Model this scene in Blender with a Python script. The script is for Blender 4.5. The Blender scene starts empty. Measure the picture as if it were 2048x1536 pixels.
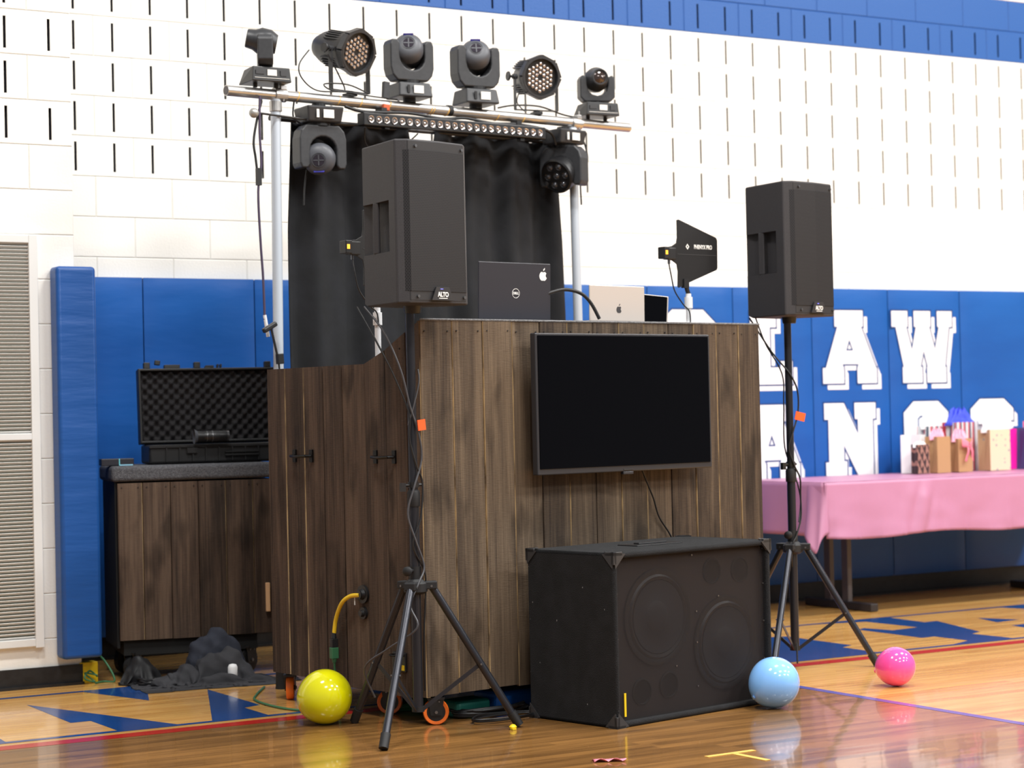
import bpy, math, random
from mathutils import Vector, Matrix, noise
random.seed(7)
SC = bpy.context.scene
COL = SC.collection
PI = math.pi
cos, sin, rad = math.cos, math.sin, math.radians

# ------------------------------------------------------------------ camera
F, PITCH, ROLL, AZ, CH = 4050.3, .0148, .0223, .5357, 1.1835
dv = Vector((sin(AZ)*cos(PITCH), cos(AZ)*cos(PITCH), sin(PITCH)))
rt = Vector((cos(AZ), -sin(AZ), 0))
up = rt.cross(dv)
cx = rt*cos(ROLL) - up*sin(ROLL)
cy = rt*sin(ROLL) + up*cos(ROLL)
cam = bpy.data.cameras.new('camera')
cam.sensor_width = 36
cam.lens = F/2048*36
cam.clip_end = 200
cam.dof.use_dof = True
cam.dof.focus_distance = 7.6
cam.dof.aperture_fstop = 3.2
camo = bpy.data.objects.new('camera', cam)
COL.objects.link(camo)
M3 = Matrix((cx, cy, -dv)).transposed()
camo.matrix_world = Matrix.Translation((0, 0, CH)) @ M3.to_4x4()
SC.camera = camo

# ------------------------------------------------------------------ world, lamps, exposure
W = bpy.data.worlds.new('world')
SC.world = W
W.use_nodes = True
bg = W.node_tree.nodes['Background']
bg.inputs[0].default_value = (.93, .96, 1, 1)
bg.inputs[1].default_value = .30
LAMPS = []
for lx, ly, pw in [(1.5, 1.0, .95), (5.5, 1.0, .95), (9.5, 1.0, 1.1), (13.5, 1.0, 1.3), (1.5, 5.4, .95), (5.5, 5.4, .95), (9.5, 5.4, 1.15), (13.5, 5.4, 1.3), (3.5, -3.2, 1), (8.5, -3.2, 1.1), (13, -3.2, 1.2)]:
    L = bpy.data.lights.new('hall_lamp', 'AREA')
    L.shape = 'RECTANGLE'
    L.size, L.size_y = 1.2, .5
    L.energy = 275*pw
    L.color = (1, .985, .955)
    o = bpy.data.objects.new('hall_lamp', L)
    o.location = (lx, ly, 7.2)
    COL.objects.link(o)
    LAMPS.append(o)
SC.view_settings.view_transform = 'Standard'
SC.view_settings.look = 'None'
SC.view_settings.exposure = 0.0
SC.view_settings.gamma = 1
SC.view_settings.use_curve_mapping = False

# ------------------------------------------------------------------ materials
def lin(c):
    c = c/255
    return c/12.92 if c <= .04045 else ((c+.055)/1.055)**2.4
def rgb(c):
    return (lin(c[0]), lin(c[1]), lin(c[2]), 1)
def mat(name, c, rough=.5, metal=0, c2=None, nscale=20, nstr=0, coat=0, bump=0, bscale=60, spec=.5, stretch=None, emit=None, estr=0, alpha=1, trans=0, sss=0):
    m = bpy.data.materials.new(name)
    m.use_nodes = True
    nt = m.node_tree
    b = nt.nodes['Principled BSDF']
    b.inputs['Base Color'].default_value = rgb(c)
    b.inputs['Roughness'].default_value = rough
    b.inputs['Metallic'].default_value = metal
    b.inputs['Specular IOR Level'].default_value = spec
    b.inputs['Coat Weight'].default_value = coat
    b.inputs['Coat Roughness'].default_value = .08
    b.inputs['Alpha'].default_value = alpha
    b.inputs['Transmission Weight'].default_value = trans
    if sss:
        b.inputs['Subsurface Weight'].default_value = sss
        b.inputs['Subsurface Radius'].default_value = (.05, .05, .05)
        b.inputs['Subsurface Scale'].default_value = 1
    if emit:
        b.inputs['Emission Color'].default_value = rgb(emit)
        b.inputs['Emission Strength'].default_value = estr
    tc = nt.nodes.new('ShaderNodeTexCoord')
    src = tc.outputs['Object']
    if stretch:
        mp = nt.nodes.new('ShaderNodeMapping')
        mp.inputs['Scale'].default_value = stretch
        nt.links.new(src, mp.inputs[0])
        src = mp.outputs[0]
    if c2:
        n = nt.nodes.new('ShaderNodeTexNoise')
        n.inputs['Scale'].default_value = nscale
        n.inputs['Detail'].default_value = 5
        nt.links.new(src, n.inputs['Vector'])
        r = nt.nodes.new('ShaderNodeValToRGB')
        r.color_ramp.elements[0].position = .35
        r.color_ramp.elements[1].position = .68
        r.color_ramp.elements[0].color = rgb(c)
        r.color_ramp.elements[1].color = rgb(c2)
        nt.links.new(n.outputs['Fac'], r.inputs[0])
        nt.links.new(r.outputs[0], b.inputs['Base Color'])
    if bump:
        n = nt.nodes.new('ShaderNodeTexNoise')
        n.inputs['Scale'].default_value = bscale
        n.inputs['Detail'].default_value = 4
        nt.links.new(src, n.inputs['Vector'])
        bp = nt.nodes.new('ShaderNodeBump')
        bp.inputs['Strength'].default_value = bump
        bp.inputs['Distance'].default_value = .01
        nt.links.new(n.outputs['Fac'], bp.inputs['Height'])
        nt.links.new(bp.outputs[0], b.inputs['Normal'])
    return m

def nodes(m):
    nt = m.node_tree
    def N(t, **k):
        n = nt.nodes.new('ShaderNode'+t)
        for a, v in k.items():
            setattr(n, a, v)
        return n
    def Lk(a, b):
        nt.links.new(a, b)
    def mth(op, a, b=None, c=None):
        n = N('Math', operation=op)
        for i, v in enumerate((a, b, c)):
            if v is None:
                continue
            if isinstance(v, (int, float)):
                n.inputs[i].default_value = v
            else:
                Lk(v, n.inputs[i])
        return n.outputs[0]
    return nt, N, Lk, mth

def wood(name, dark, mid, light, zax=True):
    m = bpy.data.materials.new(name)
    m.use_nodes = True
    nt, N, Lk, mth = nodes(m)
    b = nt.nodes['Principled BSDF']
    b.inputs['Roughness'].default_value = .72
    b.inputs['Specular IOR Level'].default_value = .3
    tc = N('TexCoord')
    oi = N('ObjectInfo')
    off = N('CombineXYZ')
    Lk(mth('MULTIPLY', oi.outputs['Random'], 37.0), off.inputs[0])
    Lk(mth('MULTIPLY', oi.outputs['Random'], 91.0), off.inputs[2])
    va = N('VectorMath', operation='ADD')
    Lk(tc.outputs['Object'], va.inputs[0]); Lk(off.outputs[0], va.inputs[1])
    # fine grain
    mp = N('Mapping'); mp.inputs['Scale'].default_value = (95, 95, 2.2); Lk(va.outputs[0], mp.inputs[0])
    n1 = N('TexNoise'); n1.inputs['Scale'].default_value = 1; n1.inputs['Detail'].default_value = 6; n1.inputs['Roughness'].default_value = .65; Lk(mp.outputs[0], n1.inputs['Vector'])
    # broad cathedral streaks
    mp2 = N('Mapping'); mp2.inputs['Scale'].default_value = (16, 16, 1.1); Lk(va.outputs[0], mp2.inputs[0])
    n2 = N('TexNoise'); n2.inputs['Scale'].default_value = 1; n2.inputs['Detail'].default_value = 3; n2.inputs['Distortion'].default_value = .8; Lk(mp2.outputs[0], n2.inputs['Vector'])
    # stains and knots
    mp3 = N('Mapping'); mp3.inputs['Scale'].default_value = (9, 9, 3.2); Lk(va.outputs[0], mp3.inputs[0])
    n3 = N('TexNoise'); n3.inputs['Scale'].default_value = 1; n3.inputs['Detail'].default_value = 2; Lk(mp3.outputs[0], n3.inputs['Vector'])
    # saw marks across the grain
    mp4 = N('Mapping'); mp4.inputs['Scale'].default_value = (30, 30, 330); mp4.inputs['Rotation'].default_value = (0, .25, 0); Lk(va.outputs[0], mp4.inputs[0])
    n4 = N('TexNoise'); n4.inputs['Scale'].default_value = 1; n4.inputs['Detail'].default_value = 2; Lk(mp4.outputs[0], n4.inputs['Vector'])
    f = mth('ADD', mth('MULTIPLY', n1.outputs['Fac'], .52), mth('MULTIPLY', n2.outputs['Fac'], .48))
    f = mth('ADD', f, mth('MULTIPLY', mth('SUBTRACT', oi.outputs['Random'], .5), .15))
    f = mth('ADD', f, mth('MULTIPLY', mth('SUBTRACT', n4.outputs['Fac'], .5), .10))
    r = N('ValToRGB'); e = r.color_ramp.elements
    e[0].position = .34; e[0].color = rgb(dark); e[1].position = .70; e[1].color = rgb(light)
    x = e.new(.5); x.color = rgb(mid)
    Lk(f, r.inputs[0])
    st = N('ValToRGB'); st.color_ramp.elements[0].position = .31; st.color_ramp.elements[0].color = (.42, .40, .38, 1); st.color_ramp.elements[1].position = .45; st.color_ramp.elements[1].color = (1, 1, 1, 1)
    Lk(n3.outputs['Fac'], st.inputs[0])
    mx = N('Mix', data_type='RGBA', blend_type='MULTIPLY'); mx.inputs[0].default_value = 1
    Lk(r.outputs[0], mx.inputs[6]); Lk(st.outputs[0], mx.inputs[7])
    Lk(mx.outputs[2], b.inputs['Base Color'])
    bp = N('Bump'); bp.inputs['Strength'].default_value = .5; bp.inputs['Distance'].default_value = .004
    Lk(mth('ADD', n1.outputs['Fac'], mth('MULTIPLY', n4.outputs['Fac'], .5)), bp.inputs['Height']); Lk(bp.outputs[0], b.inputs['Normal'])
    return m

def floor_material():
    m = bpy.data.materials.new('gym_floor_wood')
    m.use_nodes = True
    nt, N, Lk, mth = nodes(m)
    b = nt.nodes['Principled BSDF']
    tc = N('TexCoord'); sp = N('SeparateXYZ'); Lk(tc.outputs['Object'], sp.inputs[0])
    X, Y = sp.outputs[0], sp.outputs[1]
    row = mth('FLOOR', mth('DIVIDE', Y, .057))
    wn = N('TexWhiteNoise', noise_dimensions='1D'); Lk(row, wn.inputs['W'])
    seg = mth('FLOOR', mth('ADD', mth('DIVIDE', X, .95), mth('MULTIPLY', wn.outputs['Value'], 7.3)))
    wn2 = N('TexWhiteNoise', noise_dimensions='2D'); cb = N('CombineXYZ'); Lk(row, cb.inputs[0]); Lk(seg, cb.inputs[1]); Lk(cb.outputs[0], wn2.inputs['Vector'])
    mp = N('Mapping'); mp.inputs['Scale'].default_value = (2.6, 26, 1); Lk(tc.outputs['Object'], mp.inputs[0])
    gr = N('TexNoise'); gr.inputs['Scale'].default_value = 1; gr.inputs['Detail'].default_value = 5; gr.inputs['Distortion'].default_value = .4; Lk(mp.outputs[0], gr.inputs['Vector'])
    f = mth('ADD', mth('ADD', mth('MULTIPLY', wn2.outputs['Value'], .22), .08), mth('MULTIPLY', gr.outputs['Fac'], .62))
    r1 = N('ValToRGB'); r1.color_ramp.elements[0].position = .22; r1.color_ramp.elements[0].color = rgb((186, 128, 62)); r1.color_ramp.elements[1].position = .78; r1.color_ramp.elements[1].color = rgb((232, 184, 108)); Lk(f, r1.inputs[0])
    r2 = N('ValToRGB'); r2.color_ramp.elements[0].position = .25; r2.color_ramp.elements[0].color = rgb((90, 61, 32)); r2.color_ramp.elements[1].position = .75; r2.color_ramp.elements[1].color = rgb((166, 119, 66)); Lk(f, r2.inputs[0])
    # the stained lane of the court: left of X 5.415 and in front of the red line
    inl = mth('MULTIPLY', mth('LESS_THAN', X, 5.415), mth('LESS_THAN', Y, 7.33))
    mx = N('Mix', data_type='RGBA'); Lk(inl, mx.inputs[0]); Lk(r1.outputs[0], mx.inputs[6]); Lk(r2.outputs[0], mx.inputs[7])
    fr = mth('FRACT', mth('DIVIDE', Y, .057))
    jt = mth('LESS_THAN', fr, .035)
    mj = N('Mix', data_type='RGBA', blend_type='MULTIPLY'); Lk(mth('MULTIPLY', jt, .35), mj.inputs[0]); Lk(mx.outputs[2], mj.inputs[6]); mj.inputs[7].default_value = (.35, .25, .15, 1)
    Lk(mj.outputs[2], b.inputs['Base Color'])
    b.inputs['Roughness'].default_value = .2
    b.inputs['Specular IOR Level'].default_value = .25
    b.inputs['Coat Weight'].default_value = .42
    b.inputs['Coat Roughness'].default_value = .045
    mp2 = N('Mapping'); mp2.inputs['Scale'].default_value = (1.2, 5, 1); Lk(tc.outputs['Object'], mp2.inputs[0])
    wv = N('TexNoise'); wv.inputs['Scale'].default_value = 1; wv.inputs['Detail'].default_value = 2; Lk(mp2.outputs[0], wv.inputs['Vector'])
    bp = N('Bump'); bp.inputs['Strength'].default_value = .06; bp.inputs['Distance'].default_value = .02; Lk(wv.outputs['Fac'], bp.inputs['Height'])
    Lk(bp.outputs[0], b.inputs['Normal']); Lk(bp.outputs[0], b.inputs['Coat Normal'])
    return m

def grille_material(name, c, cd, pitch):
    m = bpy.data.materials.new(name); m.use_nodes = True
    nt, N, Lk, mth = nodes(m)
    b = nt.nodes['Principled BSDF']; b.inputs['Roughness'].default_value = .5; b.inputs['Metallic'].default_value = .2
    tc = N('TexCoord'); sp = N('SeparateXYZ'); Lk(tc.outputs['Object'], sp.inputs[0])
    row = mth('FLOOR', mth('DIVIDE', sp.outputs[2], pitch*.87))
    u = mth('SUBTRACT', mth('FRACT', mth('ADD', mth('DIVIDE', sp.outputs[0], pitch), mth('MULTIPLY', row, .5))), .5)
    v = mth('MULTIPLY', mth('SUBTRACT', mth('FRACT', mth('DIVIDE', sp.outputs[2], pitch*.87)), .5), .87)
    d = mth('SQRT', mth('ADD', mth('MULTIPLY', u, u), mth('MULTIPLY', v, v)))
    h = mth('LESS_THAN', d, .33)
    mx = N('Mix', data_type='RGBA'); Lk(h, mx.inputs[0]); mx.inputs[6].default_value = rgb(c); mx.inputs[7].default_value = rgb(cd)
    Lk(mx.outputs[2], b.inputs['Base Color'])
    return m

def striped(name, cols, width, axis=0):
    m = bpy.data.materials.new(name); m.use_nodes = True
    nt, N, Lk, mth = nodes(m)
    b = nt.nodes['Principled BSDF']; b.inputs['Roughness'].default_value = .45
    tc = N('TexCoord'); sp = N('SeparateXYZ'); Lk(tc.outputs['Object'], sp.inputs[0])
    s = mth('ADD', sp.outputs[0], sp.outputs[1])
    fr = mth('FRACT', mth('DIVIDE', s, width*len(cols)))
    r = N('ValToRGB'); r.color_ramp.interpolation = 'CONSTANT'
    e = r.color_ramp.elements
    e[0].position = 0; e[0].color = rgb(cols[0]); e[1].position = 1/len(cols); e[1].color = rgb(cols[1])
    for i in range(2, len(cols)):
        x = e.new(i/len(cols)); x.color = rgb(cols[i])
    Lk(fr, r.inputs[0]); Lk(r.outputs[0], b.inputs['Base Color'])
    return m

def spotted(name, c, cs, scale, thr):
    m = bpy.data.materials.new(name); m.use_nodes = True
    nt, N, Lk, mth = nodes(m)
    b = nt.nodes['Principled BSDF']; b.inputs['Roughness'].default_value = .7
    tc = N('TexCoord'); v = N('TexVoronoi'); v.inputs['Scale'].default_value = scale; v.inputs['Randomness'].default_value = .45; Lk(tc.outputs['Object'], v.inputs['Vector'])
    h = mth('LESS_THAN', v.outputs['Distance'], thr)
    mx = N('Mix', data_type='RGBA'); Lk(h, mx.inputs[0]); mx.inputs[6].default_value = rgb(c); mx.inputs[7].default_value = rgb(cs)
    Lk(mx.outputs[2], b.inputs['Base Color'])
    return m

def damask(name):
    m = bpy.data.materials.new(name); m.use_nodes = True
    nt, N, Lk, mth = nodes(m)
    b = nt.nodes['Principled BSDF']; b.inputs['Roughness'].default_value = .6
    tc = N('TexCoord'); sp = N('SeparateXYZ'); Lk(tc.outputs['Object'], sp.inputs[0])
    u = mth('MULTIPLY', sp.outputs[0], 150); v = mth('MULTIPLY', sp.outputs[2], 75)
    s = mth('ADD', mth('MULTIPLY', mth('SINE', u), mth('SINE', v)), mth('MULTIPLY', mth('SINE', mth('ADD', mth('MULTIPLY', u, 2), mth('SINE', mth('MULTIPLY', v, 2)))), .45))
    h = mth('GREATER_THAN', s, .02)
    mx = N('Mix', data_type='RGBA'); Lk(h, mx.inputs[0]); mx.inputs[6].default_value = rgb((60, 42, 42)); mx.inputs[7].default_value = rgb((160, 118, 104))
    Lk(mx.outputs[2], b.inputs['Base Color'])
    return m

M = {}
M['wall'] = mat('wall_paint_white', (240, 238, 232), .55, bump=.12, bscale=90)
M['wall_blue'] = mat('wall_paint_blue', (34, 88, 162), .5, bump=.15, bscale=80)
M['slot'] = mat('slot_dark', (34, 28, 40), .9)
M['vinyl'] = mat('mat_vinyl_blue', (16, 82, 160), .42, c2=(20, 90, 170), nscale=3, bump=.22, bscale=9, stretch=(.5, 1, 1.6))
M['vinyl_col'] = mat('pad_vinyl_blue', (24, 80, 152), .42, bump=.5, bscale=7, stretch=(.35, .35, 2.4))
M['letter'] = mat('letter_white', (244, 244, 244), .5)
M['letter_line'] = mat('letter_outline_blue', (18, 60, 120), .5)
M['base'] = mat('rubber_base_black', (22, 22, 24), .45, c2=(34, 34, 36), nscale=30)
M['vent'] = mat('vent_white', (226, 226, 224), .4)
M['vent_in'] = mat('vent_inner', (96, 98, 78), .8)
M['floor'] = floor_material()
M['p_blue'] = mat('court_paint_blue', (26, 68, 130), .2, coat=.3, spec=.3, bump=.02, bscale=3)
M['p_red'] = mat('court_paint_red', (182, 38, 32), .2, coat=.25, spec=.3)
M['p_violet'] = mat('court_paint_violet', (74, 84, 160), .2, coat=.3, spec=.3)
M['plank'] = wood('plank_wood', (52, 41, 33), (84, 70, 56), (116, 99, 80))
M['plank_raw'] = mat('plank_raw_edge', (66, 50, 38), .8, c2=(204, 174, 126), nscale=5, stretch=(1, 1, .9))
M['plank_side'] = wood('plank_wood_dark', (42, 32, 25), (76, 60, 49), (106, 87, 71))
M['blackbox'] = mat('inner_black', (10, 10, 10), .8)
M['carpet'] = mat('deck_carpet_grey', (128, 128, 130), .95, c2=(96, 96, 98), nscale=120, bump=.6, bscale=250)
M['carpet_dk'] = mat('cabinet_carpet_grey', (72, 72, 76), .95, c2=(100, 100, 104), nscale=140, bump=.7, bscale=250)
M['iron'] = mat('black_iron', (26, 26, 27), .35, .6)
M['black'] = mat('black_plastic', (30, 30, 32), .4)
M['spk'] = mat('speaker_plastic', (52, 50, 53), .62, c2=(46, 45, 48), nscale=200, bump=.15, bscale=500)
M['grille'] = grille_material('speaker_grille', (42, 41, 44), (14, 13, 15), .0072)
M['gframe'] = mat('grille_frame', (40, 39, 41), .5)
M['white'] = mat('badge_white', (226, 226, 224), .4)
M['led_blue'] = mat('led_blue', (90, 90, 255), .3, emit=(110, 110, 255), estr=4)
M['led_orange'] = mat('led_orange', (255, 150, 40), .3, emit=(255, 160, 50), estr=2.5)
M['screw'] = mat('screw_steel', (130, 130, 132), .3, .9)
M['nail'] = mat('nail_dark', (30, 22, 18), .7)
M['metal_dk'] = mat('stand_metal_black', (56, 57, 63), .28, .6)
M['rubber'] = mat('rubber_black', (24, 24, 26), .6)
M['alu'] = mat('truss_aluminium', (196, 194, 192), .32, .85, bump=.05, bscale=40)
M['pole'] = mat('pole_grey_paint', (196, 204, 214), .35, .25)
M['fix'] = mat('fixture_plastic', (50, 51, 54), .42, c2=(44, 45, 48), nscale=60)
M['fix_dk'] = mat('fixture_dark', (24, 24, 26), .4)
M['fix_lt'] = mat('fixture_grey_dome', (78, 80, 86), .45)
M['lens'] = mat('lens_glass', (200, 190, 186), .08, .75)
M['lens_gr'] = mat('lens_grey_glass', (96, 96, 100), .1, .6)
M['lens_dk'] = mat('lens_dark_glass', (60, 46, 42), .06, .3, coat=1)
M['sticker'] = mat('sticker_white', (222, 220, 216), .5)
M['sticker_b'] = mat('sticker_blue', (44, 44, 140), .4)
M['drape'] = mat('drape_black', (14, 15, 18), .9, c2=(22, 23, 28), nscale=8, bump=.2, bscale=20)
M['tvb'] = mat('tv_bezel', (48, 48, 52), .35)
M['tvs'] = mat('tv_screen', (5, 5, 8), .10, spec=.12)
M['subc'] = mat('sub_carpet', (13, 13, 15), .95, c2=(26, 26, 29), nscale=14, bump=.8, bscale=300)
_nt, _N, _L, _m = nodes(M['subc'])
_tc = _N('TexCoord'); _v = _N('TexVoronoi'); _v.inputs['Scale'].default_value = 26
_mp = _N('Mapping'); _mp.inputs['Scale'].default_value = (1, 1, .55); _L(_tc.outputs['Object'], _mp.inputs[0]); _L(_mp.outputs[0], _v.inputs['Vector'])
_big = _N('TexNoise'); _big.inputs['Scale'].default_value = 7; _L(_tc.outputs['Object'], _big.inputs['Vector'])
_k = _m('MULTIPLY', _m('LESS_THAN', _v.outputs['Distance'], .05), _m('GREATER_THAN', _big.outputs['Fac'], .5))
_b = _nt.nodes['Principled BSDF']; _old = _b.inputs['Base Color'].links[0].from_socket
_mx = _N('Mix', data_type='RGBA'); _L(_k, _mx.inputs[0]); _L(_old, _mx.inputs[6]); _mx.inputs[7].default_value = rgb((150, 150, 150)); _L(_mx.outputs[2], _b.inputs['Base Color'])
M['subb'] = mat('sub_baffle', (42, 33, 32), .7)
M['cone'] = mat('sub_cone', (34, 34, 39), .7)
M['cone_rim'] = mat('sub_surround', (30, 28, 30), .4)
M['cloth_mesh'] = mat('sub_grille_mesh', (34, 27, 27), .75, alpha=.36)
M['corner'] = mat('corner_plastic', (54, 54, 56), .4)
M['tape_y'] = mat('tape_yellow', (232, 196, 20), .5)
M['tape_o'] = mat('tape_orange', (255, 96, 36), .5)
M['tape_c'] = mat('tape_cream', (226, 178, 92), .5)
M['pink_cloth'] = mat('table_cover_pink', (184, 126, 158), .45, bump=.12, bscale=6, sss=0)
M['leg_grey'] = mat('table_leg_grey', (88, 84, 86), .4, .3)
M['foot_dk'] = mat('table_foot_dark', (40, 36, 36), .5)
M['tabletop'] = mat('table_top_brown', (120, 92, 70), .5)
M['kraft'] = mat('kraft_paper', (182, 142, 100), .75, bump=.1, bscale=20)
M['kraft_sp'] = spotted('kraft_dotted_paper', (224, 204, 174), (162, 160, 160), 28, .26)
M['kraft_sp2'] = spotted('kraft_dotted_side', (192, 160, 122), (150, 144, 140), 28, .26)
M['damask'] = damask('damask_paper')
M['paper_w'] = mat('paper_white', (244, 244, 244), .55)
M['magenta'] = mat('paper_magenta', (232, 24, 160), .45)
M['ltblue'] = mat('paper_light_blue', (150, 204, 228), .5)
M['navy'] = mat('paper_navy', (62, 66, 112), .5)
M['pinkp'] = mat('paper_pink', (236, 96, 140), .5)
M['t_pink'] = mat('tissue_pink', (246, 178, 204), .7, bump=.4, bscale=30)
M['t_blue'] = mat('tissue_blue', (66, 84, 220), .7, bump=.4, bscale=30)
M['t_white'] = mat('tissue_white', (246, 246, 248), .7, bump=.4, bscale=30)
M['ribbon'] = mat('ribbon_pink', (246, 140, 160), .4)
M['stripes'] = striped('striped_paper', [(226, 226, 226), (200, 66, 80), (150, 150, 160), (236, 236, 236), (214, 110, 120), (80, 96, 110)], .016)
M['b_yel'] = mat('balloon_yellow', (226, 222, 4), .12, coat=.7, sss=.15)
M['b_blue'] = mat('balloon_blue', (136, 190, 250), .12, coat=.7, sss=.15)
M['b_pink'] = mat('balloon_pink', (248, 84, 164), .12, coat=.7, sss=.15)
M['cable'] = mat('cable_black', (24, 24, 26), .45)
M['cable_gr'] = mat('cable_grey', (70, 70, 74), .45)
M['cord_y'] = mat('cord_yellow', (238, 196, 40), .45)
M['cord_g'] = mat('cord_green', (54, 110, 74), .5)
M['cord_v'] = mat('cord_violet', (66, 54, 78), .5)
M['wheel'] = mat('caster_orange', (246, 118, 36), .35)
M['case'] = mat('case_black', (30, 30, 31), .5)
M['foam'] = mat('foam_black', (34, 32, 34), .95)
M['jacket'] = mat('jacket_charcoal', (44, 44, 48), .85, bump=.3, bscale=30)
M['jacket_n'] = mat('cloth_navy', (34, 38, 50), .85, bump=.3, bscale=30)
M['lap_bk'] = mat('laptop_black', (38, 38, 46), .42)
M['lap_si'] = mat('laptop_silver', (206, 196, 188), .38, .35)
M['logo_gr'] = mat('logo_grey', (120, 116, 116), .2, .8)
M['cyan'] = mat('stripe_cyan', (120, 214, 226), .4)
M['pvc'] = mat('pvc_white', (222, 222, 224), .3)
M['wood_new'] = mat('wood_pale', (232, 186, 140), .6)
M['cloth_or'] = mat('clamp_orange', (190, 84, 44), .5)
M['ball'] = mat('ball_grey', (170, 168, 164), .3, .4)

# ------------------------------------------------------------------ mesh builder
class B:
    def __init__(s):
        s.v, s.f, s.m = [], [], []
    def add(s, vs, fs, mi=0, T=None):
        n = len(s.v)
        s.v += [tuple(T @ Vector(p)) if T is not None else tuple(p) for p in vs]
        for f in fs:
            s.f.append(tuple(i+n for i in f)); s.m.append(mi)
        return s
    def box(s, c, d, mi=0, T=None):
        x, y, z = c; a, b, h = d[0]/2, d[1]/2, d[2]/2
        vs = [(x+i*a, y+j*b, z+k*h) for k in (-1, 1) for j in (-1, 1) for i in (-1, 1)]
        return s.add(vs, [(0, 2, 3, 1), (4, 5, 7, 6), (0, 1, 5, 4), (2, 6, 7, 3), (0, 4, 6, 2), (1, 3, 7, 5)], mi, T)
    def prism(s, pts, z0, z1, mi=0, T=None, top=None):
        n = len(pts)
        vs = [(p[0], p[1], z0) for p in pts]
        vs += [((top or pts)[i][0], (top or pts)[i][1], z1) for i in range(n)]
        fs = [tuple(range(n-1, -1, -1)), tuple(range(n, 2*n))]
        fs += [(i, (i+1) % n, n+(i+1) % n, n+i) for i in range(n)]
        return s.add(vs, fs, mi, T)
    def lathe(s, prof, n=24, mi=0, T=None, cap=True):
        vs, fs = [], []
        for r, z in prof:
            for k in range(n):
                a = 2*PI*k/n
                vs.append((r*cos(a), r*sin(a), z))
        for j in range(len(prof)-1):
            for k in range(n):
                fs.append((j*n+k, j*n+(k+1) % n, (j+1)*n+(k+1) % n, (j+1)*n+k))
        if cap:
            if prof[0][0] > 1e-5: fs.append(tuple(range(n-1, -1, -1)))
            if prof[-1][0] > 1e-5: fs.append(tuple((len(prof)-1)*n+k for k in range(n)))
        return s.add(vs, fs, mi, T)
    def cyl(s, p0, p1, r, r1=None, n=16, mi=0):
        p0, p1 = Vector(p0), Vector(p1)
        T = Matrix.Translation(p0) @ (p1-p0).to_track_quat('Z', 'Y').to_matrix().to_4x4()
        return s.lathe([(r, 0), (r if r1 is None else r1, (p1-p0).length)], n, mi, T)
    def tube(s, pts, r, n=8, mi=0, sub=6):
        P = [Vector(p) for p in pts]
        if sub > 1 and len(P) > 2:
            Q = []
            for i in range(len(P)-1):
                a, b, c, d = P[max(i-1, 0)], P[i], P[i+1], P[min(i+2, len(P)-1)]
                for k in range(sub):
                    t = k/sub
                    Q.append(.5*((2*b)+(c-a)*t+(2*a-5*b+4*c-d)*t*t+(3*b-a-3*c+d)*t**3))
            Q.append(P[-1]); P = Q
        vs, fs = [], []
        nv = None
        for i, p in enumerate(P):
            t = (P[min(i+1, len(P)-1)]-P[max(i-1, 0)]).normalized()
            if nv is None:
                nv = t.orthogonal().normalized()
            nv = (nv-t*nv.dot(t))
            nv = nv.normalized() if nv.length > 1e-6 else t.orthogonal().normalized()
            bn = t.cross(nv)
            for k in range(n):
                a = 2*PI*k/n
                vs.append(p+nv*(r*cos(a))+bn*(r*sin(a)))
        for i in range(len(P)-1):
            for k in range(n):
                fs.append((i*n+k, i*n+(k+1) % n, (i+1)*n+(k+1) % n, (i+1)*n+k))
        fs.append(tuple(range(n-1, -1, -1))); fs.append(tuple((len(P)-1)*n+k for k in range(n)))
        return s.add(vs, fs, mi)
    def grid(s, fn, nu, nv, mi=0, T=None, closed=False):
        vs = [fn(i/nu, j/nv) for j in range(nv+1) for i in range(nu+1)]
        fs = [(j*(nu+1)+i, j*(nu+1)+i+1, (j+1)*(nu+1)+i+1, (j+1)*(nu+1)+i) for j in range(nv) for i in range(nu)]
        return s.add(vs, fs, mi, T)
    def mesh(s, name, mats, smooth=None):
        me = bpy.data.meshes.new(name)
        me.from_pydata(s.v, [], s.f)
        for m in (mats if isinstance(mats, (list, tuple)) else [mats]):
            me.materials.append(m)
        if any(s.m):
            me.polygons.foreach_set('material_index', s.m)
        if smooth is not None:
            me.polygons.foreach_set('use_smooth', [True]*len(me.polygons))
            me.set_sharp_from_angle(angle=rad(smooth))
        me.update()
        return me
    def build(s, name, mats, parent=None, loc=(0, 0, 0), rot=(0, 0, 0), smooth=None, bevel=0, seg=2, solid=0):
        o = bpy.data.objects.new(name, s.mesh(name, mats, smooth))
        COL.objects.link(o)
        o.location = loc; o.rotation_euler = rot
        if parent: o.parent = parent
        if solid:
            m = o.modifiers.new('solid', 'SOLIDIFY'); m.thickness = solid
        if bevel:
            m = o.modifiers.new('bevel', 'BEVEL'); m.width = bevel; m.segments = seg; m.limit_method = 'ANGLE'; m.angle_limit = rad(32)
            if smooth is None: m.harden_normals = False
        return o

def tag(o, label=None, cat=None, group=None, kind=None):
    if label: o['label'] = label
    if cat: o['category'] = cat
    if group: o['group'] = group
    if kind: o['kind'] = kind
    return o
def empty(name, loc, rz=0, label=None, cat=None, group=None):
    o = bpy.data.objects.new(name, None)
    o.empty_display_size = .05
    o.location = loc; o.rotation_euler = (0, 0, rz)
    COL.objects.link(o)
    return tag(o, label, cat, group)
def link_copy(src, name, parent, loc, rot=(0, 0, 0), scale=(1, 1, 1)):
    o = bpy.data.objects.new(name, src)
    o.location = loc; o.rotation_euler = rot; o.scale = scale
    COL.objects.link(o)
    if parent: o.parent = parent
    return o
def TR(loc, rz=0, rx=0, ry=0):
    return Matrix.Translation(loc) @ Matrix.Rotation(rz, 4, 'Z') @ Matrix.Rotation(rx, 4, 'X') @ Matrix.Rotation(ry, 4, 'Y')

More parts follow.
